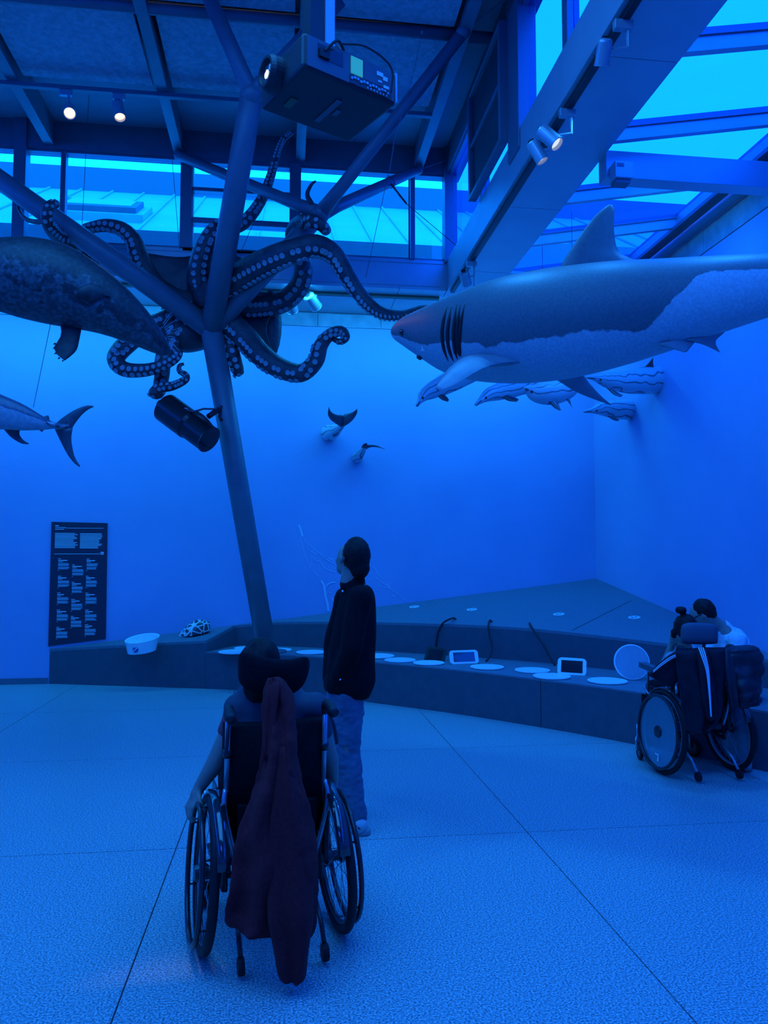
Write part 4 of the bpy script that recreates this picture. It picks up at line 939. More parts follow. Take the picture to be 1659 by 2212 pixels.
# tails on the back wall
M_FLUKE = mat('dolphin_fluke', (0.09, 0.10, 0.13), 0.4)
Z6 = lambda X, Y: (640 + X*0.14467, 850 + Y*0.14467)
def tail(lab, stub, R, fl, fl2, D0):
    t = thing('dolphin_tail', lab, 'dolphin tail', ony(*Z6(*stub[0]), YB), group='dolphin tails on the back wall')
    n = len(stub); P = []
    for i, p in enumerate(stub): P.append(ony(*Z6(*p), YB - 0.62 * (i / (n - 1))))
    C = catmull(P, (n-1)*6); rad = lerp_list([px(r*0.14467, 10) for r in R], (n-1)*6); rings = []
    for i in range(len(C)):
        tt = (C[min(i+1, len(C)-1)] - C[max(i-1, 0)]).normalized(); u = UP - tt*UP.dot(tt); u.normalize(); w = tt.cross(u)
        rings.append([C[i] + (u*math.cos(2*math.pi*j/24) + w*math.sin(2*math.pi*j/24))*rad[i] for j in range(24)])
    me = raw_mesh(rings, 'stock'); paint_attr(me, rings, lambda u, c, s: c*0.5); put('stock', me, M_DOL, t, smooth=True)
    D = (C[-1] - CAMP).dot(FW)
    for le, te in (fl, fl2):
        MB().fin(catmull([at(*Z6(*p), D - 0.04*i) for i, p in enumerate(le)], 12), catmull([at(*Z6(*p), D - 0.04*i) for i, p in enumerate(te)], 12), 0.022, FW).build('fluke', M_FLUKE, t, smooth=True)
tail('dolphin tail with raised open flukes on the back wall', [(480, 590), (500, 590), (570, 560), (630, 520), (690, 480)], [125, 120, 100, 62, 34],
     ([(660, 500), (590, 450), (510, 390), (470, 310), (480, 230), (490, 195)], [(700, 480), (695, 330), (620, 320), (540, 290), (500, 240), (492, 196)]),
     ([(690, 500), (770, 460), (850, 390), (905, 300), (912, 250), (905, 225)], [(690, 470), (695, 330), (770, 300), (840, 280), (890, 245), (903, 226)]), 9.7)
tail('dolphin tail with flukes seen edge-on, lower of the two', [(905, 950), (915, 945), (950, 905), (1000, 840), (1030, 790)], [88, 84, 70, 45, 25],
     ([(970, 810), (1030, 770), (1100, 765), (1200, 775), (1290, 815), (1330, 838)], [(1060, 830), (1080, 815), (1130, 800), (1220, 805), (1290, 825), (1332, 842)]),
     ([(970, 810), (985, 775), (1010, 750), (1040, 742)], [(1040, 800), (1050, 770), (1060, 755), (1065, 746)]), 9.7)

# ------------------------------------------------------------------ octopus
M_OCT = mat('octopus_skin', (0.035, 0.035, 0.042), 0.5, color2=(0.085, 0.075, 0.08), scale=6, detail=8, bump=0.5, bscale=35)
M_SUCK = mat('octopus_sucker', (0.34, 0.36, 0.38), 0.5)
OC = at(428, 655, 8.92)
octo = thing('octopus', 'giant octopus model with spread sucker arms behind the steel column', 'octopus', at(430, 740, 8.9))
def arm(pts, r0, r1, n=60, pw=0.8):
    P = catmull([at(x, y, D) for x, y, D in pts], n); R = [px(r0 + (r1 - r0) * (i / n) ** pw, 8.8) for i in range(n + 1)]; return P, R
ARMS = [
 # points (px, py, distance), start radius px, end radius px, sucker lean (screen direction the suckers face besides the viewer)
 (arm([(420, 655, 8.9), (385, 650, 8.8), (345, 625, 8.75), (318, 590, 8.75), (300, 550, 8.75), (288, 517, 8.75), (264, 495, 8.75), (232, 487, 8.75), (205, 490, 8.75), (183, 495, 8.75)], 28, 11), (-0.5, -0.5)),
 (arm([(435, 645, 8.9), (428, 600, 8.8), (434, 560, 8.75), (448, 520, 8.75), (475, 490, 8.78), (515, 487, 8.8), (542, 465, 8.75), (568, 425, 8.7), (585, 380, 8.6), (597, 335, 8.5), (612, 302, 8.4), (634, 284, 8.3)], 28, 4), (0.3, 0.1)),
 (arm([(445, 650, 8.85), (490, 618, 8.6), (540, 586, 8.3), (590, 560, 8.05), (640, 540, 7.95), (684, 531, 7.95), (722, 550, 8.0), (752, 597, 8.0), (785, 645, 8.0), (825, 676, 7.9), (870, 680, 7.7), (910, 667, 7.4), (942, 664, 7.1)], 36, 4, pw=0.9), (-0.5, -1.5)),
 (arm([(445, 665, 8.92), (500, 662, 8.9), (560, 662, 8.9), (610, 652, 8.88), (642, 625, 8.85), (655, 590, 8.8), (652, 560, 8.8), (640, 530, 8.85), (632, 505, 8.7), (645, 483, 8.4), (668, 476, 8.0), (692, 485, 7.9), (704, 497, 8.05)], 30, 11), (0.3, -0.6)),
 (arm([(440, 672, 8.9), (490, 695, 8.8), (530, 730, 8.75), (565, 768, 8.7), (605, 795, 8.65), (650, 806, 8.6), (682, 780, 8.6), (694, 745, 8.6), (714, 722, 8.6), (738, 715, 8.6), (747, 728, 8.6), (736, 738, 8.6), (720, 733, 8.58)], 34, 5), (-0.9, -0.7)),
 (arm([(438, 680, 8.95), (470, 700, 8.9), (492, 730, 8.85), (502, 765, 8.8), (512, 795, 8.85), (516, 806, 8.9)], 26, 12), (-0.2, 0)),
 (arm([(420, 672, 8.95), (370, 690, 8.9), (310, 715, 8.8), (272, 745, 8.7), (250, 775, 8.65), (268, 797, 8.6), (310, 800, 8.55), (350, 790, 8.5), (380, 772, 8.5), (388, 757, 8.55)], 30, 8), (0.1, -0.4)),
 (arm([(425, 680, 8.92), (395, 700, 8.85), (370, 735, 8.8), (353, 775, 8.75), (350, 810, 8.75), (343, 845, 8.7), (334, 848, 8.62), (345, 838, 8.6), (372, 834, 8.6), (398, 822, 8.6), (402, 811, 8.62), (388, 802, 8.64), (388, 790, 8.64), (397, 786, 8.64)], 24, 3), (0.1, 0)),
 (arm([(250, 640, 8.9), (200, 580, 8.8), (160, 528, 8.6), (125, 512, 8.3), (102, 478, 8.0), (107, 446, 7.95), (121, 440, 8.05)], 22, 8), (0.6, 0)),
 (arm([(100, 478, 8.2), (75, 479, 8.3), (55, 472, 8.4), (42, 455, 8.5), (40, 440, 8.5)], 6, 3), (0, 0)),
 (arm([(690, 475, 8.15), (672, 440, 8.2), (664, 420, 8.2), (672, 400, 8.2), (682, 391, 8.2)], 8, 2), (0.3, 0)),
]
mb = MB()
for (P, R), _ in ARMS: mb.tube(P, R, 14)
def web(i, j, f, g=0.9):
    """skin stretched between two arms"""
    (P, R), (Q, S) = ARMS[i][0], ARMS[j][0]; n = 16; m = 10; vs = []
    cen = V(OC) - FW * -0.12
    for a in range(n + 1):
        k = int(a / n * f * 60); A = P[k]; B = Q[k]; dA = RT*0
        for b_ in range(m + 1):
            t = b_ / m; p = A.lerp(B, t); p = p.lerp(cen, 0.42 * (a / n) * (4*t*(1-t)) * g); vs.append(p + FW*0.05*(4*t*(1-t)))
    W_ = m + 1; fs = []
    for a in range(n):
        for b_ in range(m): q = a*W_ + b_; fs.append((q, q+1, q+W_+1, q+W_))
    off = len(vs); vs2 = vs + [p + FW*0.04 for p in vs]
    fs = fs + [tuple(x + off for x in reversed(f_)) for f_ in fs]
    for a in range(n):
        for q in ((a*W_), (a*W_ + m)): fs.append((q, q+W_, q+W_+off, q+off))
    for b_ in range(m): q = n*W_ + b_; fs.append((q, q+1, q+1+off, q+off))
    mb.add(vs2, fs)
web(0, 1, 0.48, 0.55); web(1, 2, 0.36, 0.6); web(2, 3, 0.30); web(3, 4, 0.34, 0.6); web(4, 5, 0.36); web(5, 7, 0.3); web(6, 0, 0.35); web(7, 6, 0.35)
mb.ell(at(415, 690, 9.0), 0.33, 0.22, 0.34); mb.ell(at(400, 720, 8.98), 0.36, 0.25, 0.22); mb.ell(at(585, 700, 9.08), 0.13, 0.1, 0.42)
mb.ell(at(430, 655, 8.95), 0.14, 0.1, 0.14)
put('body', mb.mesh('body'), M_OCT, octo, smooth=True)
# suckers: two rows along each arm
sm = MB().lathe([(0.35, -0.1), (0.85, 0.1), (1.0, 0.45), (0.85, 0.6), (0.55, 0.35), (0.15, 0.25)], seg=12).mesh('sucker')
for p in sm.polygons: p.use_smooth = True
sm.materials.append(M_SUCK)
cand = []
for ai, ((P, R), lean) in enumerate(ARMS[:9]):
    s = px(12, 8.8) if ai not in (2, 3) else px(30, 8.8); L = [0]
    for a, b_ in zip(P, P[1:]): L.append(L[-1] + (b_ - a).length)
    while s < L[-1] * 0.985:
        k = next(q for q in range(len(L)) if L[q] >= s); T = (P[min(k+1, len(P)-1)] - P[k-1]).normalized(); r = R[k]
        f = -FW + RT*lean[0] + UP*lean[1]; f = (f - T*f.dot(T)).normalized(); w = T.cross(f)
        sr_ = min(0.34 * r + 0.004, px(5.8, 8.8)) * min(1.0, 0.45 + s / px(90, 8.8))
        for sg in (-1, 1):
            ph = sg * 0.42; nn = f*math.cos(ph) + w*math.sin(ph); cand.append((sr_, P[k] + nn*r*0.96 + T*(sr_*0.5*sg), nn))
        s += sr_ * 2.4
cand.sort(key=lambda c: -c[0])
rest = MB()
for i, (sr_, c, nn) in enumerate(cand):
    q = V((0, 0, 1)).rotation_difference(nn)
    if i < 290:
        o = bpy.data.objects.new('sucker', sm); COL.objects.link(o); o.parent = octo
        o.matrix_parent_inverse = octo.matrix_basis.inverted()
        o.matrix_basis = Matrix.Translation(c) @ q.to_matrix().to_4x4() @ Matrix.Scale(sr_, 4)
    else:
        rest.lathe([(sr_*0.35, -0.1*sr_), (sr_, 0.45*sr_), (sr_*0.55, 0.5*sr_), (sr_*0.15, 0.25*sr_)], c, nn, 8)
if rest.v: stuff(rest.build('small_suckers', M_SUCK, octo, smooth=True))
for a, b_, D in (((193, 190), (176, 510), 8.75), ((372, 345), (388, 540), 8.8), ((632, 286), (520, 545), 8.6), ((855, 300), (790, 600), 8.5), ((500, 330), (495, 600), 8.85)):
    stuff(MB().tube([at(a[0], a[1], D - 0.1), at(b_[0], b_[1], D)], 0.003, 4).build('hanging_wire', M_WIRE, octo)) if a[0] != 500 else None
wz = at(912, 70, 6.9); hw = thing('shark_wire', 'thin wire with eye bolt running from the ceiling past the right struts', 'wire', at(855, 300, 7.0))
MB().tube([wz, at(895, 150, 6.6), at(850, 310, 6.4), at(842, 370, 6.35)], 0.0025, 4).build('wire', M_WIRE, hw); MB().ell(wz, 0.015, 0.015, 0.02).build('eye_bolt', M_STEEL, hw)

# ================================================================== WHEELCHAIRS
M_TYRE = mat('tyre_rubber', (0.010, 0.011, 0.013), 0.55, spec=0.3)
M_CHROME = mat('satin_metal_tube', (0.42, 0.46, 0.50), 0.28, 0.7)
M_BLKM = mat('black_metal_tube', (0.02, 0.022, 0.026), 0.25)
M_CLOTHB = mat('black_fabric', (0.005, 0.0055, 0.008), 0.9, color2=(0.009, 0.010, 0.013), scale=60, spec=0.12)
M_GUARD = glass_mat('clear_spoke_guard', (0.75, 0.82, 0.90), 0.30)
for n_ in M_GUARD.node_tree.nodes:
    if n_.type == 'BSDF_GLOSSY': n_.inputs['Roughness'].default_value = 0.45
def circle(c, ax, R, n=48):
    c, ax = V(c), V(ax).normalized(); u = ax.cross(V((0, 1, 0))).normalized(); w = ax.cross(u)
    return [c + (u*math.cos(2*math.pi*i/n) + w*math.sin(2*math.pi*i/n))*R for i in range(n)]
def wheelchair(lab, loc, rotz, guard=False, top=0.98, arm=False, fo=0.0):
    t = thing('wheelchair', lab, 'wheelchair', loc, rotz)
    def B(mb, name, m, par=t, smooth=True): return mb.build(name, m, par, smooth=smooth, local=True)
    for s in (-1, 1):
        c = math.radians(3.5); ax = V((s*math.cos(c), 0, math.sin(c))); hub = V((s*0.272, 0, 0.307))
        w = B(MB().tube(circle(hub, ax, 0.287), 0.020, 12, closed=True), 'wheel', M_TYRE)
        B(MB().tube(circle(hub, ax, 0.262), 0.012, 8, closed=True), 'rim', M_CHROME if guard else M_BLKM, w)
        B(MB().tube(circle(hub + ax*0.045, ax, 0.264), 0.0115, 8, closed=True), 'handrim', M_BLKM, w)
        for k in range(6):
            q = circle(hub, ax, 0.262, 6)[k]; B(MB().tube([q, q + ax*0.045], 0.005, 5), 'handrim_clip', M_BLKM, w)
        B(MB().lathe([(0.012, -0.05), (0.034, -0.035), (0.022, -0.01), (0.022, 0.02), (0.036, 0.03), (0.03, 0.045), (0.008, 0.05)], hub, ax, 16), 'hub', M_BLKM, w, False)
        sp_ = MB()
        for k in range(24):
            a = circle(hub + ax*(0.03 if k % 2 else -0.03), ax, 0.03, 24)[(k*1 + (4 if k % 4 < 2 else -4)) % 24]; b_ = circle(hub, ax, 0.255, 24)[k]
            sp_.tube([a, b_], 0.0016, 4)
        stuff(B(sp_, 'spokes', M_CHROME, w, False))
        if guard:
            B(MB().lathe([(0.25, 0.036), (0.25, 0.039)], hub, ax, 40), 'spoke_guard', M_GUARD, w, False)
            B(MB().lathe([(0.045, 0.04), (0.04, 0.05), (0.01, 0.052)], hub, ax, 20), 'hub_cap', M_BLKM, w, False)
            if s < 0:
                u = ax.cross(V((0, 1, 0))).normalized(); f = V((0, 1, 0))
                for (dx, dz, lx, lz) in ((0.0, -0.165, 0.05, 0.009), (0.018, -0.185, 0.012, 0.045), (0.012, -0.205, 0.012, 0.02)):
                    dn = V((s*math.sin(c), 0, -math.cos(c))); B(MB().obox(hub + ax*0.042 - f*dx - dn*dz, f, dn, ax, lx, lz, 0.002), 'printed_mark', M_INK, w, False)
        # fender over the wheel
        fr = []
        for k in range(15):
            a = math.radians(20 + k*8); p = V((s*0.232, -0.315*math.cos(a), 0.307 + 0.315*math.sin(a)))
            d = V((0, -math.cos(a), math.sin(a))); fr.append([p + V((s*0.03, 0, 0)), p + V((s*0.028, 0, 0)) + d*0.008, p + V((-s*0.02, 0, 0)) + d*0.012, p + V((-s*0.022, 0, 0))])
        B(MB().rings(fr), 'side_guard', mat('glossy_black', (0.02, 0.022, 0.028), 0.12, coat=1.0), t)
        MBg = MB().box((s*0.212 - 0.004, -0.12, 0.34), (s*0.212 + 0.004, 0.30, 0.60)); B(MBg, 'side_panel', M_BLKM, t, False)
        # caster
        cc = V((s*0.235, 0.40, 0.072)); ca = B(MB().tube(circle(cc, (1, 0.25*s, 0), 0.056, 24), 0.016, 8, closed=True), 'caster_wheel', M_TYRE)
        B(MB().lathe([(0.045, -0.012), (0.045, 0.012)], cc, (1, 0.25*s, 0), 20), 'caster_disc', M_BLKM, ca, False)
        B(MB().tube([cc + V((0.024, 0, 0)), cc + V((0.026, 0.01, 0.09)), cc + V((0, 0.03, 0.11)), cc + V((0, 0.03, 0.2))], 0.010, 8).tube([cc - V((0.024, 0, 0)), cc + V((-0.026, 0.01, 0.09)), cc + V((0, 0.03, 0.11))], 0.010, 8), 'caster_fork', M_CHROME if guard else M_BLKM)
        # frame side
        B(MB().tube(catmull([(s*0.205, -0.06, 0.36), (s*0.205, 0.15, 0.40), (s*0.205, 0.40, 0.42), (s*0.19, 0.50 + fo*0.6, 0.36), (s*0.15, 0.60 + fo, 0.14)], 20), 0.013, 8), 'frame_tube', M_BLKM)
        B(MB().tube([(s*0.205, -0.05, 0.25), (s*0.215, 0.40, 0.27)], 0.013, 8), 'frame_tube', M_BLKM)
        B(MB().tube([(s*0.20, -0.045, 0.24), (s*0.203, -0.06, 0.45), (s*0.203, -0.075, 0.64)], 0.013, 8), 'back_post', M_BLKM)
        B(MB().tube([(s*0.203, -0.078, 0.64), (s*0.203, -0.10, 0.80), (s*0.203, -0.11, top - 0.02)], 0.0115, 10), 'back_cane', M_CHROME)
        B(MB().tube([(s*0.203, -0.095, 0.79), (s*0.203, -0.098, 0.82)], 0.019, 10), 'cane_clamp', M_BLKM)
        B(MB().tube(catmull([(s*0.208, -0.085, 0.66), (s*0.215, -0.11, 0.60), (s*0.19, -0.12, 0.48), (s*0.165, -0.10, 0.36)], 12), 0.010, 8), 'fold_brace', M_CHROME)
        B(MB().tube(catmull([(s*0.203, -0.105, top - 0.04), (s*0.203, -0.12, top), (s*0.205, -0.16, top + 0.01), (s*0.208, -0.24, top - 0.012)], 14), lerp_list([0.014, 0.018, 0.021, 0.021, 0.020], 14), 12), 'push_handle', M_RUB)
        B(MB().tube(catmull([(s*0.206, -0.15, top - 0.02), (s*0.215, -0.20, top - 0.06), (s*0.222, -0.22, top - 0.12), (s*0.225, -0.22, top - 0.14)], 10), 0.007, 8), 'brake_lever', M_BLKM)
        B(MB().tube([(s*0.16, -0.02, 0.25), (s*0.165, -0.20, 0.14), (s*0.165, -0.26, 0.075)], 0.010, 8), 'anti_tip_arm', M_BLKM if not guard else M_CHROME)
        B(MB().lathe([(0.032, -0.012), (0.034, 0), (0.032, 0.012)], (s*0.165, -0.27, 0.045), (1, 0, 0), 16), 'anti_tip_wheel', M_TYRE, t, False)
        B(MB().box((s*0.09 - 0.065, 0.56 + fo, 0.105), (s*0.09 + 0.065, 0.72 + fo, 0.118)), 'footplate', M_BLKM, t, False)
        B(MB().tube([(s*0.235, 0.16, 0.50), (s*0.255, 0.24, 0.56), (s*0.262, 0.28, 0.60)], 0.008, 6), 'parking_brake', M_CHROME)
        if arm:
            B(MB().tube([(s*0.235, -0.02, 0.55), (s*0.235, 0.0, 0.72), (s*0.235, 0.25, 0.72), (s*0.235, 0.27, 0.55)], 0.010, 8), 'armrest_frame', M_CHROME)
            B(MB().obox((s*0.245, 0.14, 0.745), (1, 0, 0), (0, 1, 0.08), (0, -0.08, 1), 0.06, 0.36, 0.04), 'armrest_pad', mat('grey_armrest', (0.10, 0.11, 0.13), 0.5), t, False)
    B(MB().tube([(-0.205, -0.04, 0.30), (0.205, -0.04, 0.30)], 0.014, 8), 'axle_tube', M_BLKM); B(MB().tube([(-0.15, 0.60 + fo, 0.14), (0.15, 0.60 + fo, 0.14)], 0.010, 8), 'foot_bar', M_BLKM)
    B(MB().box((-0.20, -0.02, 0.43), (0.20, 0.42, 0.51)), 'seat_cushion', M_CLOTHB, t, False)
    rs_ = []
    for k in range(9):
        x = -0.215 + 0.43*k/8; yb = -0.075 - 0.05*(1 - (x/0.215)**2); rs_.append([V((x, yb, 0.50)), V((x, yb - 0.01, top - 0.07)), V((x, yb + 0.045, top - 0.06)), V((x, yb + 0.055, 0.50))])
    B(MB().rings(rs_), 'backrest', M_CLOTHB)
    B(MB().tube([(0, -0.12, top - 0.25), (0, -0.13, top + 0.06), (0, -0.10, top + 0.12)], 0.012, 8), 'headrest_post', M_BLKM)
    B(MB().box((-0.16, -0.14, 0.50), (0.16, -0.10, 0.60)), 'bag', M_CLOTHB, t, False)
    return t
W1L, W1R = onz(432, 2046, 0), onz(731, 2010, 0)
W1 = (W1L + W1R) / 2; R1 = math.radians(11.5)
wc1 = wheelchair('wheelchair in the foreground with a maroon jacket hung behind it', W1, R1)
W2L, W2R = onz(1428, 1672, 0), onz(1580, 1662, 0); W2 = (W2L + W2R) / 2; R2 = math.radians(4.0)
wc2 = wheelchair('wheelchair at the right with clear wheel guards and jackets on its back', W2, R2, guard=True, top=0.93, arm=True, fo=-0.17)

def headrest(par, D, cols, m, fwd=0.08):
    """pad from pixel columns (x, top, bottom); the wings bend forward"""
    P = []
    n = len(cols); rs_ = []
    T = catmull([V((c[0], c[1], 0)) for c in cols], 24); Bm = catmull([V((c[0], c[2], 0)) for c in cols], 24)
    for i in range(25):
        u = i / 24 * 2 - 1; d = D + fwd * u * u; ring = []
        mid = (T[i].y + Bm[i].y) / 2; hh = (Bm[i].y - T[i].y) / 2; th = 0.03 * max(0.35, 1 - abs(u)**4)
        for k in range(14):
            a = 2*math.pi*k/14; cy_, sy_ = math.cos(a), math.sin(a); cy_ = math.copysign(abs(cy_)**0.6, cy_)
            ring.append(at(T[i].x, mid + hh*cy_, d + th*sy_))
        rs_.append(ring)
    MB().rings(rs_).build('headrest', m, par, smooth=True)
headrest(wc1, 3.17, [(514, 1428, 1462), (520, 1410, 1478), (540, 1411, 1494), (570, 1420, 1500), (600, 1424, 1500), (630, 1424, 1499), (652, 1419, 1484), (664, 1420, 1462), (669, 1428, 1440)], M_CLOTHB)
headrest(wc2, 5.42, [(1470, 1362, 1378), (1474, 1350, 1388), (1490, 1345, 1391), (1520, 1346, 1392), (1542, 1348, 1391), (1550, 1352, 1389), (1551, 1360, 1380)], mat('grey_headrest', (0.09, 0.10, 0.13), 0.6), 0.04)

# ================================================================== PEOPLE
M_SKIN = mat('skin', (0.36, 0.24, 0.19), 0.5)
M_HAIR = mat('dark_hair', (0.007, 0.0065, 0.0065), 0.6, color2=(0.014, 0.013, 0.013), scale=80, spec=0.2)
M_SHIRT1 = mat('slate_tshirt', (0.055, 0.06, 0.085), 0.85, color2=(0.065, 0.07, 0.095), scale=40)
M_RED = mat('red_sleeve', (0.50, 0.06, 0.07), 0.8)
M_JEANS = mat('blue_jeans', (0.09, 0.13, 0.19), 0.85, color2=(0.15, 0.20, 0.27), scale=7, detail=6)
M_JACK = mat('black_shirt_jacket', (0.005, 0.0055, 0.008), 0.85, color2=(0.009, 0.0095, 0.012), scale=30, spec=0.15)
M_SHOE = mat('pale_sneaker', (0.50, 0.52, 0.52), 0.6); M_SOLE = mat('grey_sole', (0.30, 0.31, 0.32), 0.7)
M_MAROON = mat('maroon_wool', (0.20, 0.006, 0.010), 0.95, color2=(0.27, 0.010, 0.014), scale=70)
M_WTEE = mat('white_tshirt', (0.66, 0.70, 0.74), 0.85)
def person(me, label, m=M_SKIN):
    o = put('person', me, m, None, smooth=True); return tag(o, label, 'person')
def child(o, name, me, m):
    """clothing or hair in world coordinates under a person mesh"""
    if isinstance(m, (list, tuple)): pass
    c = put(name, me, m, o, smooth=True); return c
def tpx(sec, D, dz=0.75, sub=4, seg=20): return loft_px([((l, y), (r, y)) for y, l, r in sec], (lambda i: D) if not callable(D) else D, dz, seg, sub)[0]
def hand(mb, wrist, d, n, side, S=1.0, curl=0.6):
    """palm and five separate fingers: d = pointing direction, n = back-of-hand normal, side=+1 thumb on d x n side"""
    d = V(d).normalized(); n = V(n); n = (n - d*n.dot(d)).normalized(); w = d.cross(n) * side
    pal = wrist + d*0.045*S
    mb.cap(wrist, 0.024*S, wrist + d*0.03*S, 0.027*S); 
    for k in range(4): mb.cap(wrist + d*0.02*S + w*(0.008 - 0.008*k)*S, 0.014*S, wrist + d*0.085*S + w*(0.032 - 0.021*k)*S, 0.0125*S, 8)
    for k, L in enumerate((0.070, 0.080, 0.074, 0.058)):
        p = wrist + d*(0.088 - 0.004*abs(k - 1))*S + w*(0.032 - 0.021*k)*S; q = d.copy(); r = 0.0088*S
        for j in range(3):
            a = curl * (0.5 + 0.5*j); q2 = (d*math.cos(a*(j+1)*0.6) - n*math.sin(a*(j+1)*0.6)).normalized()
            e = p + q2 * L * S * (0.45, 0.31, 0.24)[j]; mb.cap(p, r, e, r*0.92, 8); p = e; r *= 0.92
    p = wrist + d*0.025*S + w*0.026*S
    for j, L in enumerate((0.034, 0.032, 0.026)):
        q = (d*(0.75 + 0.12*j) + w*(0.65 - 0.25*j) - n*0.35).normalized(); e = p + q*L*S; mb.cap(p, (0.0125 - 0.0015*j)*S, e, (0.011 - 0.0015*j)*S, 8); p = e

# ---------------- seated user of the foreground wheelchair (seen from behind)
Rz = Matrix.Rotation(R1, 3, 'Z')
def c1(x, y, z): return W1 + Rz @ V((x, y, z))
hd_ = at(562, 1442, 3.34); LS, RS_ = at(522, 1528, 3.33), at(676, 1528, 3.38); LEl, REl = at(463, 1652, 3.30), at(713, 1640, 3.42); LW, RW = at(430, 1702, 3.30), at(719, 1690, 3.50)
neck = at(585, 1500, 3.35)
mb = MB()
mb.ell(hd_, 0.076, 0.098, 0.112); mb.ell(hd_ + V((0, 0.03, -0.05)), 0.06, 0.08, 0.075); mb.ell(hd_ + V((0, 0.115, -0.02)), 0.014, 0.02, 0.02)
mb.cap(hd_ - V((0, 0.01, 0.06)), 0.058, neck - V((0, 0, 0.05)), 0.062)
mb.cap(LS, 0.062, RS_, 0.062); mb.ell(c1(-0.0, 0.08, 0.88), 0.165, 0.11, 0.22); mb.ell(c1(0, 0.10, 0.62), 0.17, 0.13, 0.15)
for A, E, W_ in ((LS, LEl, LW), (RS_, REl, RW)): mb.cap(A, 0.050, E, 0.040); mb.cap(E, 0.040, W_, 0.027)
for s in (-1, 1):
    k, a = c1(s*0.10, 0.50, 0.58), c1(s*0.09, 0.60, 0.20); mb.cap(c1(s*0.09, 0.12, 0.585), 0.085, k, 0.062); mb.cap(k, 0.058, a, 0.040); mb.cap(a - V((0, 0, 0.02)), 0.04, c1(s*0.09, 0.70, 0.155), 0.035)
hand(mb, LW, (at(410, 1745, 3.26) - LW), (-0.8, -0.4, 0.3), -1, 1.0, 0.9)
hand(mb, RW, (c1(0.29, 0.12, 0.50) - RW), (0.8, -0.2, 0.4), 1, 1.0, 0.9)
p1_ = person(blob(mb, 0.009, 2, 'person'), 'person seated in the foreground wheelchair, seen from behind, arms on the wheels')
mb = MB(); mb.cap(LS - V((0, 0, 0.005)), 0.075, RS_ - V((0, 0, 0.005)), 0.075); mb.ell(c1(0, 0.075, 0.88), 0.18, 0.125, 0.24); mb.ell(c1(0, 0.10, 0.64), 0.185, 0.15, 0.16)
mb.cap(neck - V((0, 0, 0.03)), 0.078, neck - V((0, 0, 0.09)), 0.09)
mb.cap(RS_, 0.070, RS_.lerp(REl, 0.40), 0.060)
child(p1_, 'tshirt', rumple(blob(mb, 0.011, 2, 'tshirt'), 0.008, 14), M_SHIRT1)
mb = MB(); mb.cap(LS.lerp(LEl, 0.02), 0.070, LS.lerp(LEl, 0.38), 0.060); child(p1_, 'sleeve', rumple(blob(mb, 0.010, 2, 'sleeve'), 0.006, 20), M_RED)
mb = MB()
for s in (-1, 1):
    k, a = c1(s*0.10, 0.50, 0.58), c1(s*0.09, 0.60, 0.22); mb.cap(c1(s*0.09, 0.10, 0.585), 0.096, k, 0.074); mb.cap(k, 0.07, a, 0.055)
child(p1_, 'trousers', blob(mb, 0.012, 2, 'trousers'), M_CLOTHB)
for s in (-1, 1):
    mb = MB(); mb.cap(c1(s*0.09, 0.60, 0.175), 0.046, c1(s*0.09, 0.74, 0.155), 0.04); child(p1_, 'shoe', blob(mb, 0.01, 1, 'shoe'), M_SOLE)
mb = MB(); mb.ell(hd_ + V((0, -0.012, 0.018)), 0.090, 0.108, 0.116); mb.ell(hd_ + V((0.005, -0.055, -0.06)), 0.078, 0.055, 0.09)
child(p1_, 'hair', rumple(blob(mb, 0.009, 1, 'hair'), 0.008, 30, zs=0.4), M_HAIR)

# ---------------- maroon jacket hanging down behind that wheelchair
def cloth_loft(secs, th, folds, seed, seg=36, sub=5):
    """secs: (xl, yl, xr, yr, D); a hanging folded cloth"""
    n = (len(secs) - 1) * sub
    Lp_ = catmull([at(s[0], s[1], s[4]) for s in secs], n); Rp_ = catmull([at(s[2], s[3], s[4]) for s in secs], n); rs_ = []
    for i in range(n + 1):
        c = (Lp_[i] + Rp_[i]) / 2; h = (Rp_[i] - Lp_[i]) / 2; u = h.normalized(); f = V((FW.x, FW.y, 0)).normalized(); ring = []
        amp = min(1, 0.3 + i / n)
        for k in range(seg):
            a = 2*math.pi*k/seg; xx = math.cos(a); fold = 0.5*math.sin(xx*folds + seed + 0.8*math.sin(i*0.16)) + 0.5*mnoise.noise(V((xx*2.2 + seed, i*0.10, 0)))
            ring.append(c + h*xx + f*(math.sin(a)*th*(0.6 + 0.4*amp) + fold*th*0.75*amp))
        rs_.append(ring)
    return rs_
def crumpled(rs_, name, m, par, amp):
    me = MB().rings(rs_).mesh(name); rumple(me, amp, 11, 2.0, 0.45); rumple(me, amp*0.4, 34, 7.0, 0.8)
    return put(name, me, m, par, smooth=True)
mj = thing('jacket', 'long maroon jacket hanging from the foreground headrest down to the floor', 'jacket', at(620, 2100, 2.86))
crumpled(cloth_loft([(580, 1466, 604, 1464, 3.10), (573, 1480, 618, 1478, 3.09), (570, 1520, 632, 1520, 3.06), (568, 1560, 636, 1560, 3.03), (566, 1600, 640, 1600, 3.0), (562, 1640, 643, 1640, 2.98), (549, 1690, 654, 1690, 2.96), (532, 1740, 668, 1735, 2.94),
     (515, 1800, 680, 1790, 2.92), (505, 1860, 688, 1850, 2.91), (496, 1915, 691, 1900, 2.90), (488, 1960, 690, 1950, 2.90), (486, 1988, 684, 2010, 2.89), (492, 1998, 672, 2030, 2.89)], 0.055, 7.0, 0.5, 60, 7), 'jacket_body', M_MAROON, mj, 0.012)
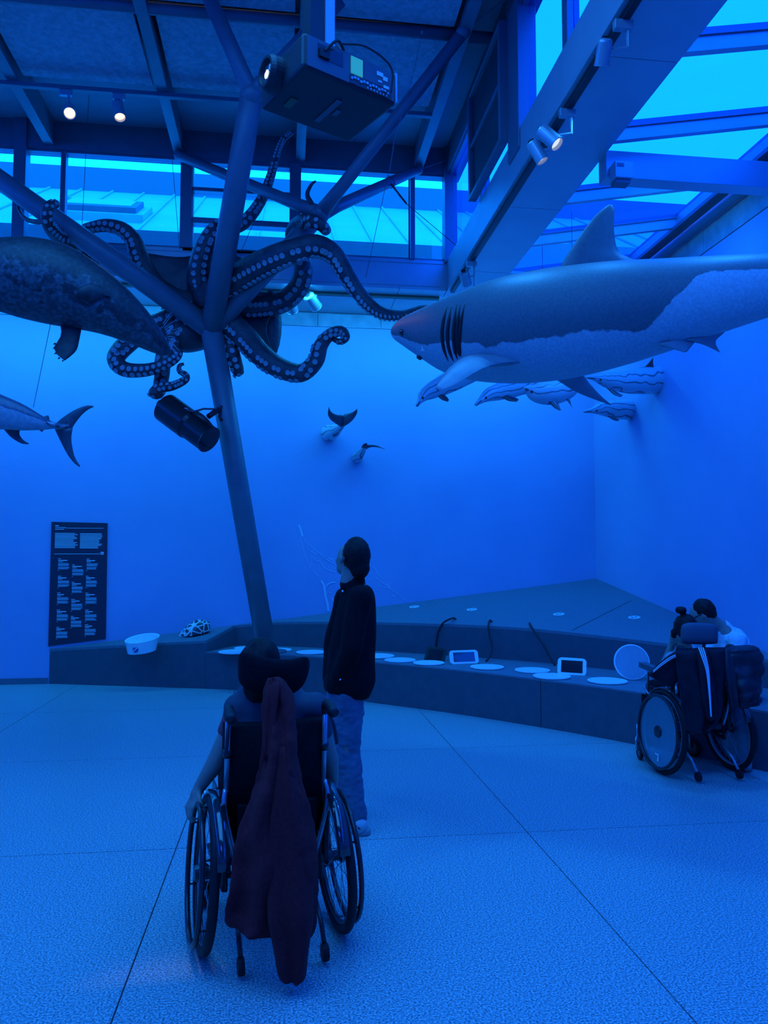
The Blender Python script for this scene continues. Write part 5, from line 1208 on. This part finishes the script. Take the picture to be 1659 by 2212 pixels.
MB().rings(cloth_loft([(600, 1610, 622, 1610, 2.98), (592, 1700, 640, 1700, 2.925), (580, 1800, 660, 1800, 2.89), (576, 1900, 674, 1900, 2.86), (578, 1980, 676, 1985, 2.83), (586, 2030, 670, 2030, 2.83), (593, 2070, 665, 2070, 2.83), (600, 2102, 661, 2108, 2.83), (612, 2112, 655, 2116, 2.83)], 0.04, 5.0, 2.1)).build('sleeve', M_MAROON, mj, smooth=True)
MB().rings(cloth_loft([(578, 1468, 600, 1464, 3.07), (574, 1500, 604, 1490, 3.03), (572, 1560, 596, 1560, 3.0), (570, 1640, 590, 1640, 2.96)], 0.02, 3.0, 1.0, 20)).build('hood', M_MAROON, mj, smooth=True)

# ---------------- standing man
DM = 4.47
mb = MB()
mb.ell(at(771, 1203, DM), px(30, DM), 0.085, px(40, DM)); mb.ell(at(750, 1208, DM + 0.05), px(23, DM), 0.07, px(34, DM)); mb.ell(at(740, 1226, DM + 0.05), px(14, DM), 0.05, px(16, DM))
mb.ell(at(729, 1212, DM + 0.09), px(5, DM), 0.02, px(9, DM)); mb.cap(at(756, 1258, DM), 0.060, at(764, 1225, DM), 0.062)
mb.ell(at(737, 1208, DM - 0.062), 0.010, 0.028, 0.034)
mb.rings(tpx([(1245, 738, 780), (1275, 745, 798), (1330, 735, 800), (1400, 725, 800), (1480, 720, 790), (1530, 715, 780)], DM, 0.7)); 
mb.rings(tpx([(1480, 716, 782), (1560, 720, 780), (1640, 732, 774), (1700, 740, 778), (1772, 752, 784), (1788, 750, 786)], DM, 0.9)); mb.rings(tpx([(1490, 712, 770), (1560, 712, 765), (1640, 720, 758), (1700, 724, 760), (1740, 732, 762), (1752, 730, 764)], DM + 0.24, 0.9))
sh_, el_, wr_ = at(778, 1290, DM - 0.1), at(760, 1400, DM - 0.14), at(732, 1466, DM - 0.07)
mb.cap(sh_, 0.05, el_, 0.042); mb.cap(el_, 0.04, wr_, 0.028); hand(mb, wr_, RT*-0.25 + UP*-0.5 + FW*0.75, RT*0.9 - FW*0.2, 1, 0.9, 0.7)
mb.cap(at(745, 1290, DM + 0.14), 0.05, at(716, 1390, DM + 0.2), 0.042); mb.cap(at(716, 1390, DM + 0.2), 0.04, at(712, 1470, DM + 0.12), 0.028)
p2_ = person(blob(mb, 0.010, 2, 'person'), 'standing man in dark jacket and jeans looking up to the left')
mb = MB()
mb.rings(tpx([(1262, 742, 790), (1272, 738, 802), (1292, 734, 809), (1330, 722, 812), (1380, 712, 813), (1430, 706, 812), (1470, 702, 811), (1492, 708, 804), (1506, 726, 798)], DM, 0.8, 6, 28))
mb.cap(sh_ + RT*0.0, 0.070, el_, 0.062); mb.cap(el_, 0.062, wr_ + (wr_ - el_).normalized()*-0.01, 0.05); mb.cap(at(745, 1295, DM + 0.12), 0.07, at(720, 1392, DM + 0.16), 0.058); mb.cap(at(720, 1392, DM + 0.16), 0.058, at(716, 1466, DM + 0.10), 0.05)
mb.ell(at(716, 1478, DM + 0.0), 0.048, 0.10, 0.062)
jk = rumple(blob(mb, 0.011, 2, 'jacket'), 0.012, 9, 3.0, 0.5); child(p2_, 'jacket', jk, M_JACK)
col = []
for k, (y, l, r) in enumerate(((1240, 742, 788), (1250, 737, 788), (1262, 734, 790), (1272, 736, 794))): col.append((y + (0), l, r))
mb = MB(); rs_ = tpx(col, DM, 0.85, 3, 24); mb.rings(rs_); child(p2_, 'collar', mb.mesh('collar'), M_JACK)
mb = MB(); mb.ell(at(740, 1277, DM - 0.125), 0.006, 0.006, 0.006, seg=8, rgs=6); child(p2_, 'button', mb.mesh('button'), M_WHITE)
mb = MB(); mb.ell(at(735, 1468, DM - 0.15), 0.005, 0.005, 0.005, seg=8, rgs=6); child(p2_, 'button', mb.mesh('button'), M_WHITE)
mb = MB(); mb.rings(tpx([(1478, 706, 790), (1510, 706, 788), (1560, 710, 784), (1610, 720, 777), (1645, 726, 781), (1690, 733, 785), (1740, 740, 790), (1766, 745, 792), (1780, 750, 790)], DM, 0.85, 5, 24))
mb.rings(tpx([(1495, 706, 772), (1560, 706, 768), (1620, 713, 764), (1680, 719, 764), (1730, 728, 768), (1742, 732, 766)], DM + 0.24, 0.85, 5, 24))
child(p2_, 'jeans', rumple(rumple(blob(mb, 0.010, 2, 'jeans'), 0.010, 12, 1.0, 0.7), 0.007, 30, 5.0, 1.6), M_JEANS)
for dx, dy, dd, in ((0, 0, 0.0), (-28, -34, 0.24)):
    D = DM + dd; mb = MB(); mb.cap(at(776 + dx, 1782 + dy, D - 0.02), 0.050, at(766 + dx, 1782 + dy, D + 0.06), 0.054); mb.cap(at(766 + dx, 1786 + dy, D + 0.06), 0.052, at(742 + dx, 1787 + dy, D + 0.17), 0.038)
    me = blob(mb, 0.008, 2, 'shoe'); sh = child(p2_, 'shoe', me, M_SHOE)
    a, b_ = at(784 + dx, 1802 + dy, D - 0.01), at(742 + dx, 1796 + dy, D + 0.19); a.z = b_.z = 0.012
    mb = MB(); mb.cap(a, 0.047, a.lerp(b_, 0.5), 0.052); mb.cap(a.lerp(b_, 0.5), 0.052, b_, 0.044)
    for v in mb.v: v.z = 0.001 + max(0, min(0.028, 0.016 + (v.z - 0.012)))
    put('sole', mb.mesh('sole'), M_SOLE, sh)
    bvs = bvh_me(me)
    for q0, q1 in (((756, 1778), (770, 1793)), ((764, 1776), (778, 1791)), ((785, 1772), (792, 1790))):
        h0, h1 = hit(bvs, q0[0] + dx, q0[1] + dy), hit(bvs, q1[0] + dx, q1[1] + dy)
        if h0 and h1: put('stripe', MB().tube([h0, h0.lerp(h1, 0.5) - FW*0.004, h1], 0.006, 6).mesh('stripe'), M_BLACK, sh)
mb = MB(); mb.ell(at(770, 1200, DM - 0.006), px(31, DM), 0.094, px(41.5, DM)); mb.ell(at(776, 1226, DM - 0.03), px(23, DM), 0.06, px(26, DM))
child(p2_, 'hair', rumple(blob(mb, 0.008, 2, 'hair'), 0.003, 60), M_HAIR)

# ---------------- child with a hair bun in the right wheelchair
Rz2 = Matrix.Rotation(R2, 3, 'Z')
def c2(x, y, z): return W2 + Rz2 @ V((x, y, z))
DG = 5.72; hg = at(1476, 1362, DG)
mb = MB(); mb.ell(hg, 0.072, 0.09, 0.105); mb.ell(hg + V((-0.03, 0.05, -0.055)), 0.05, 0.055, 0.06); mb.cap(hg - V((0, 0, 0.06)), 0.045, at(1484, 1412, DG), 0.05)
ls2, rs2 = at(1452, 1425, DG), at(1530, 1425, DG); mb.cap(ls2, 0.05, rs2, 0.05); mb.ell(c2(0, 0.09, 0.74), 0.14, 0.10, 0.19); mb.ell(c2(0, 0.12, 0.58), 0.15, 0.12, 0.12)
le2, lw2 = at(1440, 1432, DG + 0.18), at(1452, 1388, DG + 0.16)
mb.cap(ls2, 0.042, at(1430, 1450, DG + 0.15), 0.036); mb.cap(at(1430, 1450, DG + 0.15), 0.035, at(1452, 1390, DG + 0.14), 0.025); hand(mb, at(1452, 1390, DG + 0.14), hg + V((-0.03, 0.06, -0.04)) - at(1452, 1390, DG + 0.14), -RT, 1, 0.85, 0.8)
mb.cap(rs2, 0.042, c2(0.20, 0.18, 0.70), 0.035); mb.cap(c2(0.20, 0.18, 0.70), 0.034, c2(0.14, 0.34, 0.66), 0.024); hand(mb, c2(0.14, 0.34, 0.66), (-0.3, 1, -0.2), UP, -1, 0.85, 0.6)
for s in (-1, 1):
    k, a = c2(s*0.09, 0.42, 0.56), c2(s*0.09, 0.44, 0.20); mb.cap(c2(s*0.08, 0.12, 0.56), 0.075, k, 0.055); mb.cap(k, 0.05, a, 0.036); mb.cap(a - V((0, 0, 0.02)), 0.036, c2(s*0.09, 0.50, 0.155), 0.032)
p3_ = person(blob(mb, 0.009, 2, 'person'), 'person with a hair bun seated in the right wheelchair, head bowed')
mb = MB(); mb.cap(ls2, 0.062, rs2, 0.062); mb.ell(c2(0, 0.09, 0.74), 0.155, 0.115, 0.20); mb.ell(c2(0, 0.12, 0.59), 0.16, 0.13, 0.12); mb.cap(ls2, 0.058, ls2.lerp(at(1430, 1450, DG + 0.15), 0.6), 0.052); mb.cap(rs2, 0.058, c2(0.20, 0.16, 0.76), 0.05)
child(p3_, 'tshirt', rumple(blob(mb, 0.010, 2, 'tshirt'), 0.006, 16), mat('light_blue_tshirt', (0.34, 0.38, 0.44), 0.85))
mb = MB()
for s in (-1, 1):
    k, a = c2(s*0.09, 0.42, 0.56), c2(s*0.09, 0.44, 0.22); mb.cap(c2(s*0.08, 0.10, 0.56), 0.085, k, 0.066); mb.cap(k, 0.062, a, 0.05)
child(p3_, 'trousers', blob(mb, 0.012, 2, 'trousers'), M_CLOTHB)
for s in (-1, 1):
    mb = MB(); mb.cap(c2(s*0.09, 0.43, 0.172), 0.042, c2(s*0.09, 0.53, 0.152), 0.036); child(p3_, 'shoe', blob(mb, 0.01, 1, 'shoe'), M_SOLE)
mb = MB(); mb.ell(hg + V((0.01, -0.02, 0.022)), 0.086, 0.098, 0.105); mb.ell(at(1476, 1330, DG - 0.02), 0.02, 0.02, 0.03); mb.ell(at(1471, 1318, DG - 0.02), px(12, DG), 0.04, px(9, DG)); mb.cap(at(1458, 1365, DG + 0.0), 0.03, at(1456, 1372, DG), 0.022)
child(p3_, 'hair', rumple(blob(mb, 0.008, 1, 'hair'), 0.006, 35), M_HAIR)

# ---------------- man in white t-shirt sitting on the shelf edge, leaning to the left
DW = 6.28; hm = at(1517, 1328, DW)
mb = MB(); f_ = (RT*-0.75 + FW*0.45 + UP*-0.45).normalized(); u_ = (UP - f_*UP.dot(f_)).normalized(); w_ = f_.cross(u_)
mb.ell(hm, 0.098, 0.075, 0.108, (f_, w_, u_)); mb.ell(hm + f_*0.05 - u_*0.06, 0.055, 0.055, 0.06, (f_, w_, u_)); mb.ell(hm + f_*0.105 - u_*0.01, 0.022, 0.014, 0.025, (f_, w_, u_))
mb.ell(hm - w_*0.0 + (CAMP - hm).normalized()*0.074 - f_*0.005 - u_*0.012, 0.018, 0.012, 0.03, (f_, w_, u_))
nk = at(1556, 1358, DW + 0.02); mb.cap(hm - f_*0.03 - u_*0.04, 0.056, nk, 0.066)
ch = at(1582, 1396, DW + 0.02); hp = V((at(1605, 1490, DW + 0.08).x, at(1605, 1490, DW + 0.08).y, ZSH + 0.13))
s1, s2 = at(1594, 1384, DW - 0.14), at(1558, 1384, DW + 0.20)
mb.cap(nk, 0.08, ch, 0.135); mb.cap(ch, 0.14, hp, 0.135); mb.cap(s1, 0.06, s2, 0.06)
e1_, wr1 = at(1592, 1450, DW - 0.2), at(1530, 1455, DW - 0.12); mb.cap(s1, 0.052, e1_, 0.042); mb.cap(e1_, 0.04, wr1, 0.028); hand(mb, wr1, -RT + UP*0.1, -FW, 1, 1.0, 0.8)
e2_, wr2 = at(1510, 1440, DW + 0.2), at(1480, 1425, DW + 0.1); mb.cap(s2, 0.052, e2_, 0.042); mb.cap(e2_, 0.04, wr2, 0.028); hand(mb, wr2, -RT + UP*0.3, UP, 1, 1.0, 0.8)
kn = []
for s, yy in ((-1, -0.10), (1, 0.10)):
    h_ = hp + V((0, yy, -0.02)); k_ = hp + RT*-0.26 + V((0, yy - 0.26, -0.03)); a_ = V((k_.x + 0.02, k_.y - 0.06, 0.09)); mb.cap(h_, 0.085, k_, 0.062); mb.cap(k_, 0.058, a_, 0.04); mb.cap(a_ - V((0, 0, 0.04)), 0.038, a_ + V((-0.08, -0.13, -0.052)), 0.034); kn.append((h_, k_, a_))
p4_ = person(blob(mb, 0.010, 2, 'person'), 'man in white t-shirt and glasses leaning in behind the right wheelchair')
mb = MB(); mb.cap(nk.lerp(ch, 0.10), 0.085, ch, 0.155); mb.cap(ch, 0.152, hp, 0.148); mb.cap(s1, 0.076, s2, 0.076); mb.cap(s1, 0.072, s1.lerp(e1_, 0.5), 0.064); mb.cap(s2, 0.072, s2.lerp(e2_, 0.45), 0.064)
child(p4_, 'tshirt', rumple(rumple(blob(mb, 0.011, 2, 'tshirt'), 0.014, 8, 2.0), 0.006, 24), M_WTEE)
mb = MB()
for h_, k_, a_ in kn: mb.cap(h_, 0.10, k_, 0.076); mb.cap(k_, 0.072, a_, 0.055)
child(p4_, 'trousers', blob(mb, 0.012, 2, 'trousers'), M_JEANS)
for h_, k_, a_ in kn:
    mb = MB(); mb.cap(a_ - V((-0.02, -0.02, 0.038)), 0.045, a_ + V((-0.09, -0.15, -0.050)), 0.040); child(p4_, 'shoe', blob(mb, 0.01, 1, 'shoe'), M_SOLE)
mb = MB(); mb.ell(hm - f_*0.03 + u_*0.028, 0.092, 0.083, 0.098, (f_, w_, u_)); mb.ell(hm - f_*0.06 - u_*0.0, 0.055, 0.07, 0.07, (f_, w_, u_))
child(p4_, 'hair', rumple(blob(mb, 0.008, 1, 'hair'), 0.005, 40), M_HAIR)
tc0 = (CAMP - hm).normalized()
mb = MB(); mb.tube([hm + tc0*0.083 - f_*0.01 + u_*0.012, hm + tc0*0.075 + f_*0.05 + u_*0.004, hm + tc0*0.05 + f_*0.105 - u_*0.004], 0.004, 6)
child(p4_, 'glasses', mb.mesh('glasses'), M_BLACK)

# ---------------- jackets on the right wheelchair
M_TRACK = mat('navy_track_jacket', (0.009, 0.010, 0.018), 0.7, color2=(0.015, 0.016, 0.026), scale=20, spec=0.2)
tj = thing('track_jacket', 'dark track jacket with white stripes over the right wheelchair back', 'jacket', at(1500, 1580, 5.3))
crumpled(cloth_loft([(1466, 1402, 1566, 1399, 5.42), (1458, 1408, 1570, 1405, 5.36), (1462, 1440, 1568, 1440, 5.34), (1468, 1490, 1562, 1490, 5.32), (1476, 1540, 1556, 1535, 5.31), (1484, 1575, 1540, 1565, 5.31), (1492, 1582, 1530, 1572, 5.31)], 0.06, 6.0, 0.3, 48, 8), 'jacket_body', M_TRACK, tj, 0.012)
MB().rings(cloth_loft([(1462, 1404, 1482, 1425, 5.42), (1440, 1418, 1468, 1460, 5.42), (1418, 1436, 1450, 1482, 5.45), (1405, 1450, 1430, 1478, 5.5), (1402, 1458, 1416, 1468, 5.52)], 0.05, 3.0, 1.2, 20)).build('sleeve', M_TRACK, tj, smooth=True)
MB().rings(cloth_loft([(1500, 1402, 1530, 1400, 5.33), (1508, 1440, 1536, 1440, 5.27), (1512, 1490, 1545, 1490, 5.25), (1520, 1540, 1548, 1545, 5.25), (1526, 1556, 1546, 1556, 5.25)], 0.035, 3.0, 0.2, 20)).build('sleeve', M_TRACK, tj, smooth=True)
for k in range(3):
    o1 = 5.0*k - 4
    MB().tube(catmull([at(1513 + o1*0.9, 1399, 5.28), at(1520 + o1*0.8, 1420, 5.225), at(1528 + o1*0.5, 1450, 5.205), at(1532 + o1*0.3, 1490, 5.195), at(1536 + o1*0.2, 1548, 5.20)], 16), lerp_list([0.0042, 0.0042, 0.0035, 0.003, 0.002], 16), 6).build('stripe', M_STICK, tj)
for k in range(2): MB().tube(catmull([at(1469, 1411 + 3*k, 5.36), at(1448, 1420 + 4*k, 5.355), at(1428, 1434 + 4*k, 5.37), at(1411, 1449 + 3*k, 5.42)], 12), 0.0035, 6).build('stripe', M_STICK, tj)
M_PUFF = mat('dark_puffer', (0.016, 0.018, 0.028), 0.45, color2=(0.024, 0.027, 0.038), scale=12, spec=0.3)
pj_ = thing('puffer_jacket', 'dark quilted puffy jacket hanging at the right edge of the right wheelchair', 'jacket', at(1600, 1530, 5.3))
rs_ = cloth_loft([(1572, 1400, 1628, 1395, 5.40), (1568, 1412, 1640, 1406, 5.38), (1575, 1440, 1646, 1436, 5.37), (1580, 1470, 1646, 1466, 5.36), (1584, 1500, 1645, 1490, 5.36), (1590, 1520, 1642, 1508, 5.36), (1600, 1528, 1628, 1520, 5.37)], 0.09, 2.0, 0.8, 32, 8)
for i, r in enumerate(rs_):
    c = sum(r, V()) / len(r); f = 1.0 + 0.12*abs(math.sin(i*0.42))
    for k in range(len(r)): r[k] = c + (r[k] - c)*f
crumpled(rs_, 'quilted_body', M_PUFF, pj_, 0.010)
MB().rings(cloth_loft([(1560, 1402, 1580, 1400, 5.38), (1562, 1440, 1588, 1440, 5.33), (1568, 1490, 1592, 1490, 5.31), (1574, 1530, 1594, 1528, 5.31)], 0.04, 3.0, 0.4, 20)).build('sleeve', M_PUFF, pj_, smooth=True)
